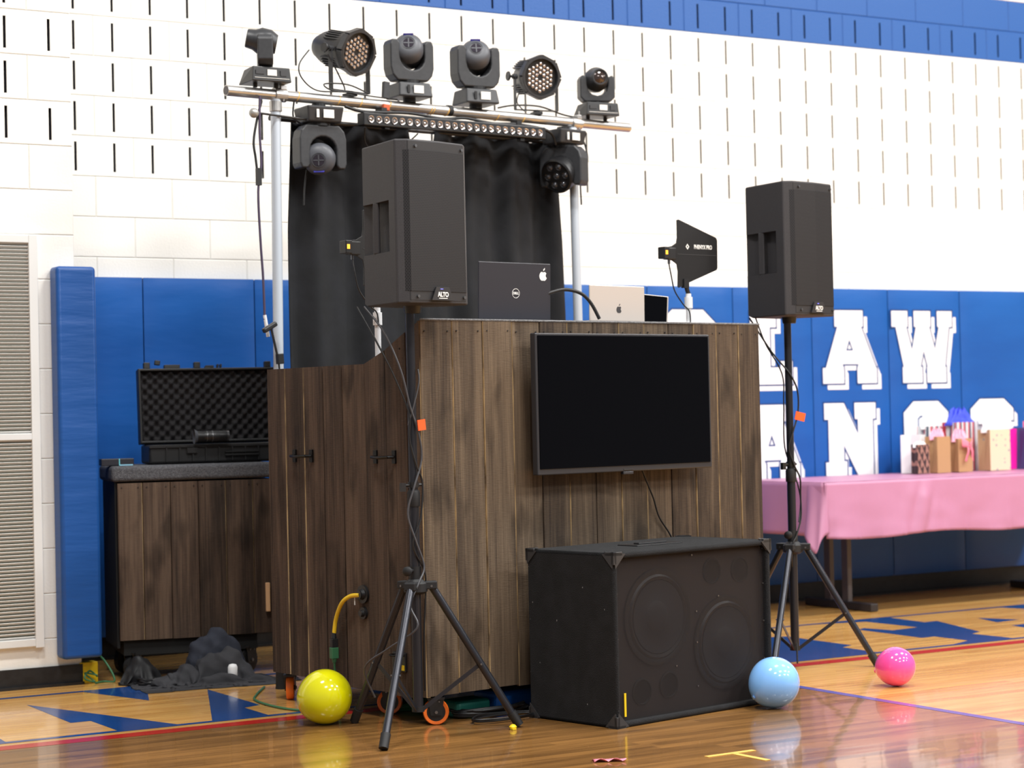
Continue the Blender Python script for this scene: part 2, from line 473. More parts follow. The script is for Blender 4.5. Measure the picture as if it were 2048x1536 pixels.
def flat_curve(name, loops, m, extrude, offset=0, parent=None, loc=(0, 0, 0), rot=(PI/2, 0, 0)):
    cu = bpy.data.curves.new(name, 'CURVE')
    cu.dimensions = '2D'; cu.fill_mode = 'BOTH'; cu.extrude = extrude; cu.offset = offset
    for lp in loops:
        sp = cu.splines.new('POLY'); sp.points.add(len(lp)-1)
        for i, p in enumerate(lp): sp.points[i].co = (p[0], p[1], 0, 1)
        sp.use_cyclic_u = True
    t = bpy.data.objects.new(name, cu)
    COL.objects.link(t)
    dg = bpy.context.evaluated_depsgraph_get()
    me = bpy.data.meshes.new_from_object(t.evaluated_get(dg))
    bpy.data.objects.remove(t); bpy.data.curves.remove(cu)
    me.name = name; me.materials.clear(); me.materials.append(m)
    o = bpy.data.objects.new(name, me); COL.objects.link(o)
    o.location = loc; o.rotation_euler = rot
    if parent: o.parent = parent
    return o
def text(name, body, size, m, parent, loc, rot=(PI/2, 0, 0), offset=0, extrude=.0006, sx=1, shear=0):
    cu = bpy.data.curves.new(name, 'FONT')
    cu.body = body; cu.size = size; cu.extrude = extrude; cu.offset = offset; cu.align_x = 'CENTER'; cu.align_y = 'CENTER'; cu.shear = shear
    t = bpy.data.objects.new(name, cu); COL.objects.link(t)
    dg = bpy.context.evaluated_depsgraph_get()
    me = bpy.data.meshes.new_from_object(t.evaluated_get(dg))
    bpy.data.objects.remove(t); bpy.data.curves.remove(cu)
    me.materials.clear(); me.materials.append(m)
    me.transform(Matrix.Diagonal((sx, 1, 1, 1)))
    o = bpy.data.objects.new(name, me); COL.objects.link(o)
    o.location = loc; o.rotation_euler = rot; o.parent = parent
    return o

# ------------------------------------------------------------------ floor and paint
fl = B().box((6, 3, -.05), (26, 18, .1)).build('floor', M['floor'])
tag(fl, kind='structure')
def paint(name, pts, m, z=.0006):
    b = B(); n = len(pts)
    b.add([(x, y, z) for x, y in pts], [tuple(range(n))])
    return b.build(name, m, fl)
def paint_rect(name, x0, x1, y0, y1, m, z=.0006):
    return paint(name, [(x0, y0), (x1, y0), (x1, y1), (x0, y1)], m, z)
paint_rect('painted_red_line', 0, 14, 7.32, 7.41, M['p_red'])
paint_rect('painted_blue_line', 0, 14, 7.465, 7.505, M['p_blue'])
paint_rect('painted_blue_line', 0, 14, 8.675, 8.715, M['p_blue'])
paint_rect('painted_lane_line', 5.392, 5.438, -4, 7.30, M['p_violet'])
for nm, pts in [
    ('painted_letter_field', [(2.915, 8.676), (3.053, 8.225), (3.21, 8.676)]),
    ('painted_letter_field', [(2.588, 8.44), (2.573, 7.815), (2.655, 7.815), (2.655, 7.504), (2.90, 7.504)]),
    ('painted_letter_field', [(3.045, 7.504), (3.385, 8.39), (3.375, 7.79), (3.29, 7.755), (3.285, 7.504)]),
    ('painted_letter_field', [(1.95, 7.504), (2.22, 7.504), (2.23, 7.66), (2.05, 7.80), (1.95, 7.8)]),
    ('painted_letter_field', [(3.95, 7.504), (4.42, 7.504), (4.42, 8.1), (4.05, 8.2), (3.9, 7.9)]),
    ('painted_letter_field', [(7.05, 8.676), (7.33, 8.60), (7.346, 8.20), (7.151, 8.175), (7.11, 8.36), (7.038, 8.32), (7.027, 7.815), (7.114, 7.82), (7.114, 7.574), (6.95, 7.504), (7.35, 7.504), (7.351, 7.565), (7.34, 7.785), (7.435, 7.825), (7.637, 8.37), (7.542, 8.365), (7.567, 8.676)]),
    ('painted_letter_field', [(5.60, 7.504), (6.46, 7.504), (6.466, 7.765), (6.554, 7.80), (6.559, 8.322), (6.475, 8.356), (6.10, 8.36), (6.02, 8.0), (5.85, 7.86), (5.6, 7.84)]),
    ('painted_letter_field', [(7.904, 8.336), (8.005, 8.12), (7.82, 8.10)]),
    ('painted_letter_field', [(7.767, 7.94), (8.02, 7.94), (7.9, 7.504), (7.70, 7.504), (7.743, 7.82)]),
    ('painted_letter_field', [(8.40, 8.676), (8.446, 8.53), (9.4, 8.53), (9.4, 8.676)])]:
    paint(nm, pts[::1], M['p_blue'], .0005)

# ------------------------------------------------------------------ back wall: slotted acoustic block
WY = 9.807
PIT = .2032
def block_mesh(name, w, slots, m, h=PIT, d=.09):
    b = B(); g = .0006; c = .004
    x0, x1, z0, z1 = -w/2+g, w/2-g, -h/2+g, h/2-g
    xi0, xi1, zi0, zi1 = x0+c, x1-c, z0+c, z1-c
    yf, yc = 0, .0035
    # chamfer ring and sides
    o = [(x0, yc, z0), (x1, yc, z0), (x1, yc, z1), (x0, yc, z1)]
    i_ = [(xi0, yf, zi0), (xi1, yf, zi0), (xi1, yf, zi1), (xi0, yf, zi1)]
    bk = [(x0, d, z0), (x1, d, z0), (x1, d, z1), (x0, d, z1)]
    b.add(o+i_+bk, [(0, 1, 5, 4), (1, 2, 6, 5), (2, 3, 7, 6), (3, 0, 4, 7), (0, 8, 9, 1), (1, 9, 10, 2), (2, 10, 11, 3), (3, 11, 8, 0)])
    sw, s0, s1 = .0068, -.076, .070
    xs = [xi0]
    for s in slots: xs += [s-sw, s+sw]
    xs.append(xi1)
    for k in range(len(xs)-1):
        a, e = xs[k], xs[k+1]
        if k % 2 == 0:
            b.add([(a, yf, zi0), (e, yf, zi0), (e, yf, zi1), (a, yf, zi1)], [(0, 1, 2, 3)])
        else:
            b.add([(a, yf, zi0), (e, yf, zi0), (e, yf, s0), (a, yf, s0)], [(0, 1, 2, 3)])
            b.add([(a, yf, s1), (e, yf, s1), (e, yf, zi1), (a, yf, zi1)], [(0, 1, 2, 3)])
            dd = .07
            q = [(a, yf, s0), (e, yf, s0), (e, yf, s1), (a, yf, s1), (a, .006, s0), (e, .006, s0), (e, .006, s1), (a, .006, s1), (a, dd, s0), (e, dd, s0), (e, dd, s1), (a, dd, s1)]
            b.add(q, [(0, 4, 5, 1), (1, 5, 6, 2), (2, 6, 7, 3), (3, 7, 4, 0)])
            b.add(q, [(4, 8, 9, 5), (5, 9, 10, 6), (6, 10, 11, 7), (7, 11, 8, 4), (8, 11, 10, 9)], 1)
    return b.mesh(name, [m, M['slot']])
wall = B().box((7.5, WY+.095+.1, 3.4), (11.5, .2, 6.8)).box((7.5, WY+.05, .9), (11.5, .1, 1.8)).box((7.5, WY+.05, 5.5), (11.5, .1, 2.58)).build('wall_back', M['wall'])
tag(wall, kind='structure')
BW = block_mesh('block', .4064, [-.1016, .1016], M['wall'])
BP = block_mesh('block', .4064, [], M['wall'])
BBS = block_mesh('block', .4064, [-.1016, .1016], M['wall_blue'])
BB = block_mesh('block', .4064, [], M['wall_blue'])
ZB = 3.4415
for r in range(-4, 8):            # r=-1 is the first white slotted course below the blue band
    zc = ZB - (r+1)*PIT - PIT/2
    if r in (-4,): me = BW
    elif r == -3: me = BB
    elif r == -2: me = BBS
    elif r <= 3: me = BW
    else: me = BP
    for k in range(-1, 19):
        c0 = 2*k + (1 if r % 2 == 0 else 0)
        xc = 3.3104 + PIT*(c0+.5)
        if xc < 3.0 or xc > 11.1: continue
        link_copy(me, 'block', wall, (xc, WY, zc))
# upper course count fills up to z 4.25; wall slab goes on above

# left pilaster
PY = 8.965
pil = B().box((1.9, PY+.05+.45, 3.4), (2.20, .9, 6.8)).build('wall_left', M['wall'])
tag(pil, kind='structure')
PW2 = block_mesh('block', .4064, [-.1016, .1016], M['wall'], d=.05)
PP2 = block_mesh('block', .4064, [], M['wall'], d=.05)
PH = block_mesh('block', .2032, [], M['wall'], d=.05)
for k in range(0, 20):
    zc = PIT*k + .012 + PIT/2
    if k < 0: continue
    full = (k % 2 == 0)
    if full:
        for j in range(2):
            link_copy(PW2 if k >= 12 else PP2, 'block', pil, (3.011-.2032-.4064*j, PY, zc))
    else:
        link_copy(PH, 'block', pil, (3.011-.1016, PY, zc))
        link_copy(PW2 if k >= 12 else PP2, 'block', pil, (3.011-.2032-.2032, PY, zc))
b = B().prism([(0, 0), (0, -.012), (.004, -.012), (.004, 0)], 0, .1)
bl = B().box((1.95, PY-.006, .045), (2.12, .012, .09)).box((1.95, PY-.018, .006), (2.12, .03, .012)).build('baseboard_left', M['base'])
tag(bl, kind='structure')
bb = B().box((8.0, 9.795, .055), (10.0, .02, .11)).box((8.0, 9.777, .006), (10, .03, .012)).build('baseboard_back', M['base'])
tag(bb, kind='structure')

# wall vent on the pilaster
v = empty('wall_vent', (2.30, PY, 0), 0, 'tall white louvred metal vent grille at left edge of the wall', 'vent')
f = B()
for x in (-.51, .51): f.box((x, -.014, 1.11), (.04, .028, 1.86))
for z in (.205, 1.13, 2.02): f.box((0, -.014, z), (.98, .028, .035 if z != 1.13 else .03))
f.build('frame', M['vent'], v, bevel=.003)
B().box((0, -.003, 1.11), (1.0, .004, 1.82)).build('back_panel', M['vent_in'], v)
sl = B().box((0, 0, 0), (.98, .016, .0022), T=Matrix.Rotation(rad(-38), 4, 'X')).mesh('slat', M['vent'])
for z0, z1 in ((.228, 1.112), (1.150, 2.000)):
    n = int((z1-z0)/.0166)
    for i in range(n+1):
        link_copy(sl, 'slat', v, (0, -.014, z0+(z1-z0)*i/n))

# pilaster pad
p = B()
p.box(((2.89+3.075)/2, 8.91, (1.895+.125)/2), (.185, .106, 1.77))
p.box((3.047, 9.34, (1.895+.125)/2), (.056, .76, 1.77))
pp = p.build('corner_pad', M['vinyl_col'], bevel=.018, seg=3, smooth=40)
tag(pp, 'tall blue vinyl corner pad standing out from the white pilaster', 'wall pad')

# ------------------------------------------------------------------ mats with letters
LET = {
 'A': (388, 505, [[(90, 0), (293, 0), (293, 112), (280, 112), (383, 398), (388, 398), (388, 505), (248, 505), (248, 398), (258, 372), (138, 372), (150, 398), (150, 505), (0, 505), (0, 398), (22, 398), (110, 112), (90, 112)], [(193, 200), (168, 278), (220, 278)]]),
 'W': (430, 500, [[(0, 0), (112, 0), (112, 110), (102, 110), (140, 275), (172, 110), (158, 110), (158, 0), (275, 0), (275, 110), (266, 110), (305, 270), (336, 110), (325, 110), (325, 0), (430, 0), (430, 110), (408, 110), (375, 390), (382, 390), (382, 500), (245, 500), (245, 390), (250, 390), (223, 275), (198, 390), (210, 390), (210, 500), (72, 500), (72, 390), (80, 390), (28, 110), (0, 110)]]),
 'L': (300, 505, [[(0, 0), (185, 0), (185, 110), (140, 110), (140, 388), (215, 388), (215, 345), (300, 345), (300, 505), (0, 505), (0, 395), (35, 395), (35, 110), (0, 110)]]),
 'C': (340, 505, [[(75, 0), (265, 0), (340, 80), (340, 190), (230, 190), (230, 120), (205, 100), (135, 100), (110, 120), (110, 385), (135, 405), (205, 405), (230, 385), (230, 320), (340, 320), (340, 425), (265, 505), (75, 505), (0, 425), (0, 80)]]),
 'G': (340, 505, [[(75, 0), (265, 0), (340, 80), (340, 190), (215, 190), (205, 120), (180, 105), (125, 105), (105, 125), (105, 385), (125, 405), (205, 405), (225, 385), (225, 335), (170, 335), (170, 250), (340, 250), (340, 425), (265, 505), (75, 505), (0, 425), (0, 80)]]),
 'N': (370, 505, [[(0, 0), (140, 0), (240, 215), (240, 110), (218, 110), (218, 0), (370, 0), (370, 110), (348, 110), (348, 505), (240, 505), (135, 285), (135, 395), (155, 395), (155, 505), (5, 505), (5, 400), (28, 400), (28, 110), (0, 110)]]),
 'S': (340, 505, [[(75, 0), (265, 0), (340, 75), (340, 165), (235, 165), (235, 115), (105, 115), (105, 185), (290, 225), (340, 275), (340, 430), (265, 505), (75, 505), (0, 430), (0, 340), (105, 340), (105, 390), (235, 390), (235, 320), (50, 275), (0, 225), (0, 75)]]),
}
def wall_letter(ch, x0, x1, z0, z1, pad, px):
    w, h, loops = LET[ch]
    L = [[(p[0]/w*(x1-x0), (1-p[1]/h)*(z1-z0)) for p in lp] for lp in loops]
    y = -.0512
    flat_curve('letter_shadow', L, M['letter'], .0004, 0, pad, (x0-px+.036, y, z0-.038))
    flat_curve('letter_outline', L, M['letter_line'], .0004, .010, pad, (x0-px, y-.0008, z0))
    flat_curve('letter', L, M['letter'], .0004, 0, pad, (x0-px, y-.0016, z0))
seams = [3.078, 3.63, 4.24, 4.86, 5.48, 6.10, 6.72, 7.34, 7.94, 8.555, 9.16, 9.77, 10.38]
plab = ['blue wall mat next to the corner pad, left of the open black case', 'blue wall mat behind the open black foam-lined case',
        'blue wall mat behind the left silver pole of the lighting frame', 'blue wall mat hidden mostly by the left black drape',
        'blue wall mat behind the black speaker and black laptop', 'blue wall mat behind the right silver pole of the lighting frame',
        'blue wall mat with the white letter C behind the paddle antenna', 'blue wall mat with white letters L and A behind the right tripod pole',
        'blue wall mat with white letter A above white letter N', 'blue wall mat with the white letter W above the gift bags',
        'blue wall mat just right of the letter W, gift bags in front', 'blue wall mat at the far right end of the row']
lets = {6: [('C', 6.80, 7.20, 1.29, 1.776)], 7: [('L', 7.46, 7.775, 1.327, 1.770), ('A', 7.394, 7.815, .748, 1.203)],
        8: [('A', 8.013, 8.444, 1.327, 1.780), ('N', 8.015, 8.425, .745, 1.205)],
        9: [('W', 8.575, 9.080, 1.325, 1.780), ('G', 8.658, 9.03, .763, 1.206)], 10: [('S', 9.225, 9.60, .774, 1.213)]}
for i in range(12):
    x0, x1 = seams[i], seams[i+1]
    r = empty('wall_mat', (x0, 9.797, 0), 0, plab[i], 'wall mat')
    w = x1-x0
    z0, z1 = .115, 1.915
    def face(u, v_):
        x = .003+(w-.006)*u; z = z0+(z1-z0)*v_
        e = min(u, 1-u, (v_)*3, (1-v_)*3)
        bul = .05 - .008*max(0, 1-e/.03)**2
        y = -bul + .0022*noise.noise(Vector((x*3+i*5, z*7, 1.7)))*min(1, e*15)
        return (x, y, z)
    b = B(); b.grid(face, 14, 36)
    b.box((w/2, -.02, (z0+z1)/2), (w-.008, .038, z1-z0-.004))
    b.build('pad_face', M['vinyl'], r, smooth=50)
    for ch, a, c_, d_, e_ in lets.get(i, []):
        wall_letter(ch, a, c_, d_, e_, r, x0)
#--PART2--
# ------------------------------------------------------------------ DJ booth
A0 = rad(8.5)
BC = Vector((3.64, 6.815, 0))
FR = Vector((cos(A0), sin(A0), 0)); BK = Vector((-sin(A0), cos(A0), 0))
def bp_(s, d, z=0):
    return BC + FR*s + BK*d + Vector((0, 0, z))
booth = empty('dj_booth', BC, A0, 'large dark plank-clad rolling booth with a tall front and stepped left wing', 'booth')
rp = random.Random(3)
def plank_mesh(w, z0, za, zb, raw, raw2=0, d=.017):
    c = .0028
    h = w/2-.0013
    pts = [(-h, d), (-h, c), (-h+c, 0), (h-c, 0), (h, c), (h, d)]
    n = 6
    def zt(x): return za+(zb-za)*(x+w/2)/w
    vs = [(p[0], p[1], z0) for p in pts]+[(p[0], p[1], zt(p[0])) for p in pts]
    fs = [tuple(range(n-1, -1, -1)), tuple(range(n, 2*n))]+[(i, (i+1) % n, n+(i+1) % n, n+i) for i in range(n)]
    b = B(); b.add(vs, fs)
    if raw: b.m[2+3] = 1; b.m[2+4] = 1
    if raw2: b.m[2+1] = 1; b.m[2+0] = 1
    return b
fj = [0.0, 0.155, .305, .453, .598, .740, .882, 1.022, 1.166, 1.308, 1.451, 1.588, 1.722, 1.853]
rawf = [1, 1, 1, 0, 1, 0, 1, 1, 0, 1, 1, 1, 0]
for i in range(13):
    w = fj[i+1]-fj[i]
    plank_mesh(w, .115+rp.uniform(-.004, .006), 1.548, 1.548, rawf[i], rawf[i-1] if i else 0).build('plank', [M['plank'], M['plank_raw']], booth, ((fj[i]+fj[i+1])/2, rp.uniform(-.0025, .0015), 0))
wj = [1.088, .949, .810, .674, .531, .370, .231, .093, .0]
rw = [1, 1, 0, 0, 0, 0, 0, 1]
def wtop(d):
    if d > .335: return 1.394
    if d > .02: return 1.394+(.335-d)/.315*.148
    return 1.548
for i in range(8):
    a, b_ = wj[i], wj[i+1]
    w = a-b_
    dep = .010 if i in (3,) else 0
    pm = plank_mesh(w-(.010 if i == 3 else 0), .115+rp.uniform(-.004, .006)-(.01 if i > 3 else 0), wtop(a), wtop(b_), rw[i])
    if i == 5 or i == 4:
        pass
    pm.build('plank', [M['plank_side'], M['plank_raw']], booth, (rp.uniform(-.002, .001), (a+b_)/2, 0), (0, 0, -PI/2))
ip = B()
ip.box((.925, .024, .83), (1.83, .012, 1.42))
ip.box((.925, .40, .14), (1.83, .76, .03))
ip.box((1.84, .50, .83), (.018, .99, 1.42))
ip.prism([(.03, .13), (1.085, .13), (1.085, 1.37), (.36, 1.37), (.04, 1.52)], 0, .012, T=Matrix.Translation((.022, 0, 0)) @ Matrix(((0, 0, 1, 0), (1, 0, 0, 0), (0, 1, 0, 0), (0, 0, 0, 1))))
ip.box((.25, .72, .14), (.46, .70, .03))
ip.build('inner_frame', M['blackbox'], booth)
dk = B().prism([(-.003, -.004), (1.858, -.004), (1.858, .62), (.54, .62), (.02, .02)], 1.548, 1.5575); dk.build('top_deck', M['carpet'], booth, bevel=.004)
B().box((.245, .715, 1.385), (.45, .74, .016)).build('wing_deck', M['carpet'], booth)
nl = B()
for i in range(13):
    for x in (fj[i]+.022, fj[i+1]-.022):
        nl.cyl((x, -.004, 1.508+.002*(i % 3)), (x, .004, 1.508+.002*(i % 3)), .0032, n=6)
for d in (.06, .13, .22): nl.cyl((-.004, d, wtop(d)-.045), (.004, d, wtop(d)-.045), .0035, n=6)
tag(nl.build('nails', M['nail'], booth), kind='stuff')
def pull(y, z):
    h = B()
    for s in (-1, 1):
        h.box((-.006, y+s*.062, z), (.007, .022, .052))
        h.cyl((-.006, y+s*.062, z), (-.032, y+s*.052, z), .006, n=8)
    h.tube([(-.030, y-.056, z), (-.038, y, z-.002), (-.030, y+.056, z)], .0062)
    h.build('pull_handle', M['iron'], booth, smooth=40)
pull(.815, 1.03); pull(.237, 1.027)
# power inlets on the wing
def inlet(y, z, r, name):
    b = B().cyl((0, y, z), (-.010, y, z), r, n=20).cyl((-.010, y, z), (-.022, y, z), r*.62, r*.5, n=16)
    b.build(name, M['black'], booth, smooth=30)
inlet(.405, .483, .036, 'power_inlet'); inlet(.405, .408, .024, 'power_outlet')
rh = B().box((-.006, .165, .235), (.012, .085, .075)).build('latch_plate', M['black'], booth, bevel=.003)
B().tube([(-.012, .20, .262), (-.035, .19, .262), (-.035, .14, .262), (-.012, .13, .262)], .004).build('latch_bar', M['iron'], rh, smooth=60)
B().box((-.013, .135, .215), (.003, .018, .02)).build('yellow_mark', M['tape_y'], rh)
# casters
tyre = B().lathe([(.036, -.014), (.047, -.016), (.050, -.010), (.050, .010), (.047, .016), (.036, .014), (.036, -.014)], 28, T=Matrix.Rotation(PI/2, 4, 'X'), cap=False).mesh('tyre', M['wheel'], 40)
hub = B().lathe([(.0365, -.011), (.0365, .011)], 20, T=Matrix.Rotation(PI/2, 4, 'X')).cyl((0, -.024, 0), (0, .024, 0), .009, n=10)
hubm = hub.mesh('hub', M['black'], 40)
fk = B()
for s in (-1, 1): fk.prism([(-.022, -.012), (.022, -.012), (.03, .05), (-.03, .05)], 0, .003, T=Matrix.Translation((0, s*.021+.0015, 0)) @ Matrix.Rotation(PI/2, 4, 'X'))
fk.box((0, 0, .052), (.066, .055, .008)).cyl((0, 0, .05), (0, 0, .064), .018, n=12)
for s in (-1, 1): fk.cyl((s*.012, -.025, .04), (s*.012, -.0225, .04), .003, n=6, mi=1)
fk.cyl((0, -.0275, 0), (0, -.0235, 0), .006, n=10, mi=1)
fkm = fk.mesh('fork', [M['black'], M['screw']], 40)
for k, (s, d, rz) in enumerate([(.062, .03, -A0+rad(-25)), (.10, .385, -A0+rad(-33)), (.062, 1.05, -A0+rad(62)), (1.78, .05, .2), (1.78, .9, .5), (.95, .05, .1)]):
    cst = link_copy(fkm, 'caster', booth, (s, d, .050), (0, 0, rz))
    link_copy(tyre, 'tyre', cst, (0, 0, 0)); link_copy(hubm, 'hub', cst, (0, 0, 0))

# ------------------------------------------------------------------ television on the booth front
tv = empty('television', bp_(.982, -.088, .939), A0, 'black flat screen television mounted on the booth front', 'television')
b = B().box((0, .018, .281), (.962, .032, .562)); b.build('bezel', M['tvb'], tv, bevel=.004)
B().box((0, .0005, .288), (.938, .004, .528)).build('screen', M['tvs'], tv)
B().box((.0, .010, -.006), (.055, .020, .012)).build('sensor', M['tvb'], tv, bevel=.002)
B().box((0, .0010, .008), (.05, .002, .004)).build('maker_mark', M['corner'], tv)
B().box((0, .060, .28), (.35, .050, .22)).build('wall_mount', M['black'], tv)
c = B().tube([bp_(1.085, -.05, .955), bp_(1.13, -.03, .90), bp_(1.18, -.02, .82), bp_(1.215, -.015, .74), bp_(1.28, -.012, .66), bp_(1.33, -.012, .56), bp_(1.35, -.02, .48), bp_(1.352, -.02, .40)], .0038)
tag(c.build('television_cable', M['cable'], smooth=60), 'thin black cable dropping from the television behind the large bass cabinet', 'cable')

# ------------------------------------------------------------------ bass cabinet (subwoofer)
A1 = rad(12)
sub = empty('bass_cabinet', (4.174, 6.318, 0), A1, 'big black carpeted bass speaker cabinet standing on the floor before the booth', 'speaker')
SW, SD, SH = .90, .475, .655
b = B()
t = .022
b.box((SW/2, SD/2+.02, SH/2), (SW-.01, SD-.045, SH-.01))
for z in (t/2, SH-t/2): b.box((SW/2, SD/2, z), (SW, SD, t))
for x in (t/2, SW-t/2): b.box((x, SD/2, SH/2), (t, SD, SH))
b.build('shell', M['subc'], sub, bevel=.010, seg=3, smooth=50)
B().box((SW/2, .043, SH/2), (SW-2*t, .006, SH-2*t)).build('baffle', M['subb'], sub)
RX = lambda x, y, z: Matrix.Translation((x, y, z)) @ Matrix.Rotation(PI/2, 4, 'X')
for x, z, r in ((.268, .395, .185), (.655, .262, .185)):
    w = B().lathe([(r, 0), (r, .010), (r-.012, .012), (r-.022, .008), (r-.030, .014), (r-.042, .010), (r-.045, .002)], 48, T=RX(x, .040, z), cap=False)
    wo = w.build('woofer', M['cone_rim'], sub, smooth=50)
    B().lathe([(r-.045, .012), (.062, .0012), (.06, .003), (.03, .006), (.0, .007)], 40, T=RX(x, .040, z), cap=False).build('cone', M['cone'], wo, smooth=60)
for x, z in ((.586, .548), (.752, .543), (.175, .118), (.325, .128)):
    B().lathe([(.052, 0), (.052, .006), (.046, .008), (.044, .001)], 28, T=RX(x, .040, z), cap=False).lathe([(.045, .0006)], 28, T=RX(x, .040, z)).build('port', M['blackbox'], sub, smooth=50)
B().box((SW/2, .022, SH/2), (SW-2*t, .0015, SH-2*t)).build('grille_sheet', M['cloth_mesh'], sub)
sc = B()
for x, z in [(.03, .03), (.03, .17), (.03, .33), (.03, .5), (.87, .03), (.87, .18), (.87, .33), (.87, .48), (.87, .62), (.03, .62), (.45, .62), (.47, .40), (.47, .28), (.47, .11), (.6, .45), (.35, .2)]:
    sc.cyl((x, .020, z), (x, .016, z), .0032, n=6)
tag(sc.build('grille_screws', M['screw'], sub), kind='stuff')
cb = B()
for sx in (0, 1):
    for sy in (0, 1):
        for sz in (0, 1):
            X, Y, Z = sx*SW, sy*SD, sz*SH
            a, d_, h = (1 if sx == 0 else -1), (1 if sy == 0 else -1), (1 if sz == 0 else -1)
            b = B(); L = .055; e = .004
            P = lambda x, y, z: (X+a*x, Y+d_*y, Z+h*z)
            for axis in range(3):
                tri = [(-e, 0, 0), (-e, L, .006), (-e, .006, L)]
                q = [tuple(tri[k][(j-axis) % 3] for j in range(3)) for k in range(3)]
                inn = [tuple((.004 if j == axis else q[k][j]) for j in range(3)) for k in range(3)]
                vs = [P(*v_) for v_ in q]+[P(*v_) for v_ in inn]
                b.add(vs, [(0, 1, 2), (5, 4, 3), (0, 1, 4, 3), (1, 2, 5, 4), (2, 0, 3, 5)])
            b.box(P(.004, .004, .02), (.016, .016, .048)); b.box(P(.02, .004, .004), (.048, .016, .016)); b.box(P(.004, .02, .004), (.016, .048, .016))
            b.build('corner_guard', M['corner'], sub, bevel=.002)
B().box((SW/2, SD/2, SH+.0015), (.26, .11, .005)).box((SW/2, SD/2, SH+.006), (.16, .03, .008)).build('top_handle', M['black'], sub, bevel=.002)
B().box((.062, -.0025+.020, .082), (.010, .003, .088)).build('yellow_tape', M['tape_y'], sub)

# ------------------------------------------------------------------ laptops, antennas and things on the booth top
ZT = 1.558
def logo_apple(parent, loc, s, m, rot=(PI/2, 0, 0)):
    pts = []
    for k in range(40):
        a = 2*PI*k/40
        r = 1+.05*cos(2*a)
        x, y = .92*r*cos(a), r*sin(a)
        if y > .6: y -= .22*(1-min(1, abs(x)/.45))*1.0 if abs(x) < .45 else 0
        if y < -.7: y += .12*(1-min(1, abs(x)/.3)) if abs(x) < .3 else 0
        d = math.hypot(x-1.12, y-.12)
        if d < .5:
            x = 1.12-(math.sqrt(max(0, .25-(y-.12)**2)))
        pts.append((x*s, y*s))
    leaf = [(0, 1.0*s), (.05*s, 1.35*s), (.42*s, 1.62*s), (.40*s, 1.25*s)]
    flat_curve('fruit_logo', [pts, leaf], m, .0003, 0, parent, loc, rot)
def laptop(loc, rz, w, h, mlid, tilt, label, d=.24):
    L = empty('laptop', loc, rz, label, 'laptop')
    B().box((0, d/2, .008), (w, d, .014)).build('base', mlid, L, bevel=.004)
    B().box((0, d/2, .0155), (w-.03, d-.06, .002)).build('keyboard', M['black'], L)
    lid = B().box((0, 0, h/2), (w, .007, h)).build('lid', mlid, L, (0, -.002, .012), (-tilt, 0, 0), bevel=.005)
    B().box((0, .0042, h/2), (w-.016, .001, h-.016)).build('screen', M['tvs'], lid)
    return L, lid
L1, lid = laptop(bp_(.60, .16, ZT-.004), A0+rad(0), .378, .232, M['lap_bk'], rad(-2), 'wide black laptop with a white fruit sticker on its lid, on the booth top')
logo_apple(lid, (.148, -.0040, .180), .021, M['white'])
rg = B().lathe([(.0195, -.0004), (.0195, .0004), (.0178, .0004), (.0178, -.0004), (.0195, -.0004)], 32, T=Matrix.Rotation(PI/2, 4, 'X'), cap=False)
rg.build('ring_logo', M['white'], lid, (0.003, -.0042, .107))
text('logo_text', 'DELL', .0135, M['white'], lid, (.003, -.0042, .107), offset=.0005)
L2, lid2 = laptop(bp_(1.17, .17, ZT-.004), A0+rad(3), .330, .152, M['lap_si'], rad(-1), 'silver laptop with a chrome fruit logo, on the booth top', .2)
logo_apple(lid2, (.008, -.0040, .050), .0160, M['logo_gr'])
L3 = empty('tablet', bp_(1.495, .30, ZT), A0+rad(-6), 'dark tablet screen with a silver edge, standing behind the silver laptop', 'tablet')
B().box((0, 0, .066), (.17, .008, .138)).build('shell', M['lap_si'], L3, rot=(0, rad(4), 0), bevel=.003)
B().box((-.004, -.0045, .066), (.160, .002, .132)).build('screen', M['tvs'], L3, rot=(0, rad(4), 0))
B().box((0, .02, .004), (.12, .06, .008)).build('stand', M['black'], L3)
tag(B().tube([bp_(.66, .20, 1.60), bp_(.70, .19, 1.632), bp_(.745, .17, 1.660), bp_(.80, .15, 1.682), bp_(.857, .13, 1.692), bp_(.92, .11, 1.676), bp_(.965, .10, 1.635), bp_(1.000, .09, 1.571)], .0075, n=10).build('thick_cable', M['cable'], smooth=60),
    'thick black cable arching between the black and the silver laptop', 'cable')
PAD = [(-.125, -.145), (-.118, -.150), (-.055, -.125), (.118, -.065), (.125, -.055), (.127, .070), (.120, .082), (-.112, .155), (-.122, .152), (-.122, .075), (-.128, .05), (-.155, .035), (-.185, .030), (-.185, -.025), (-.155, -.030), (-.128, -.045), (-.122, -.075)]
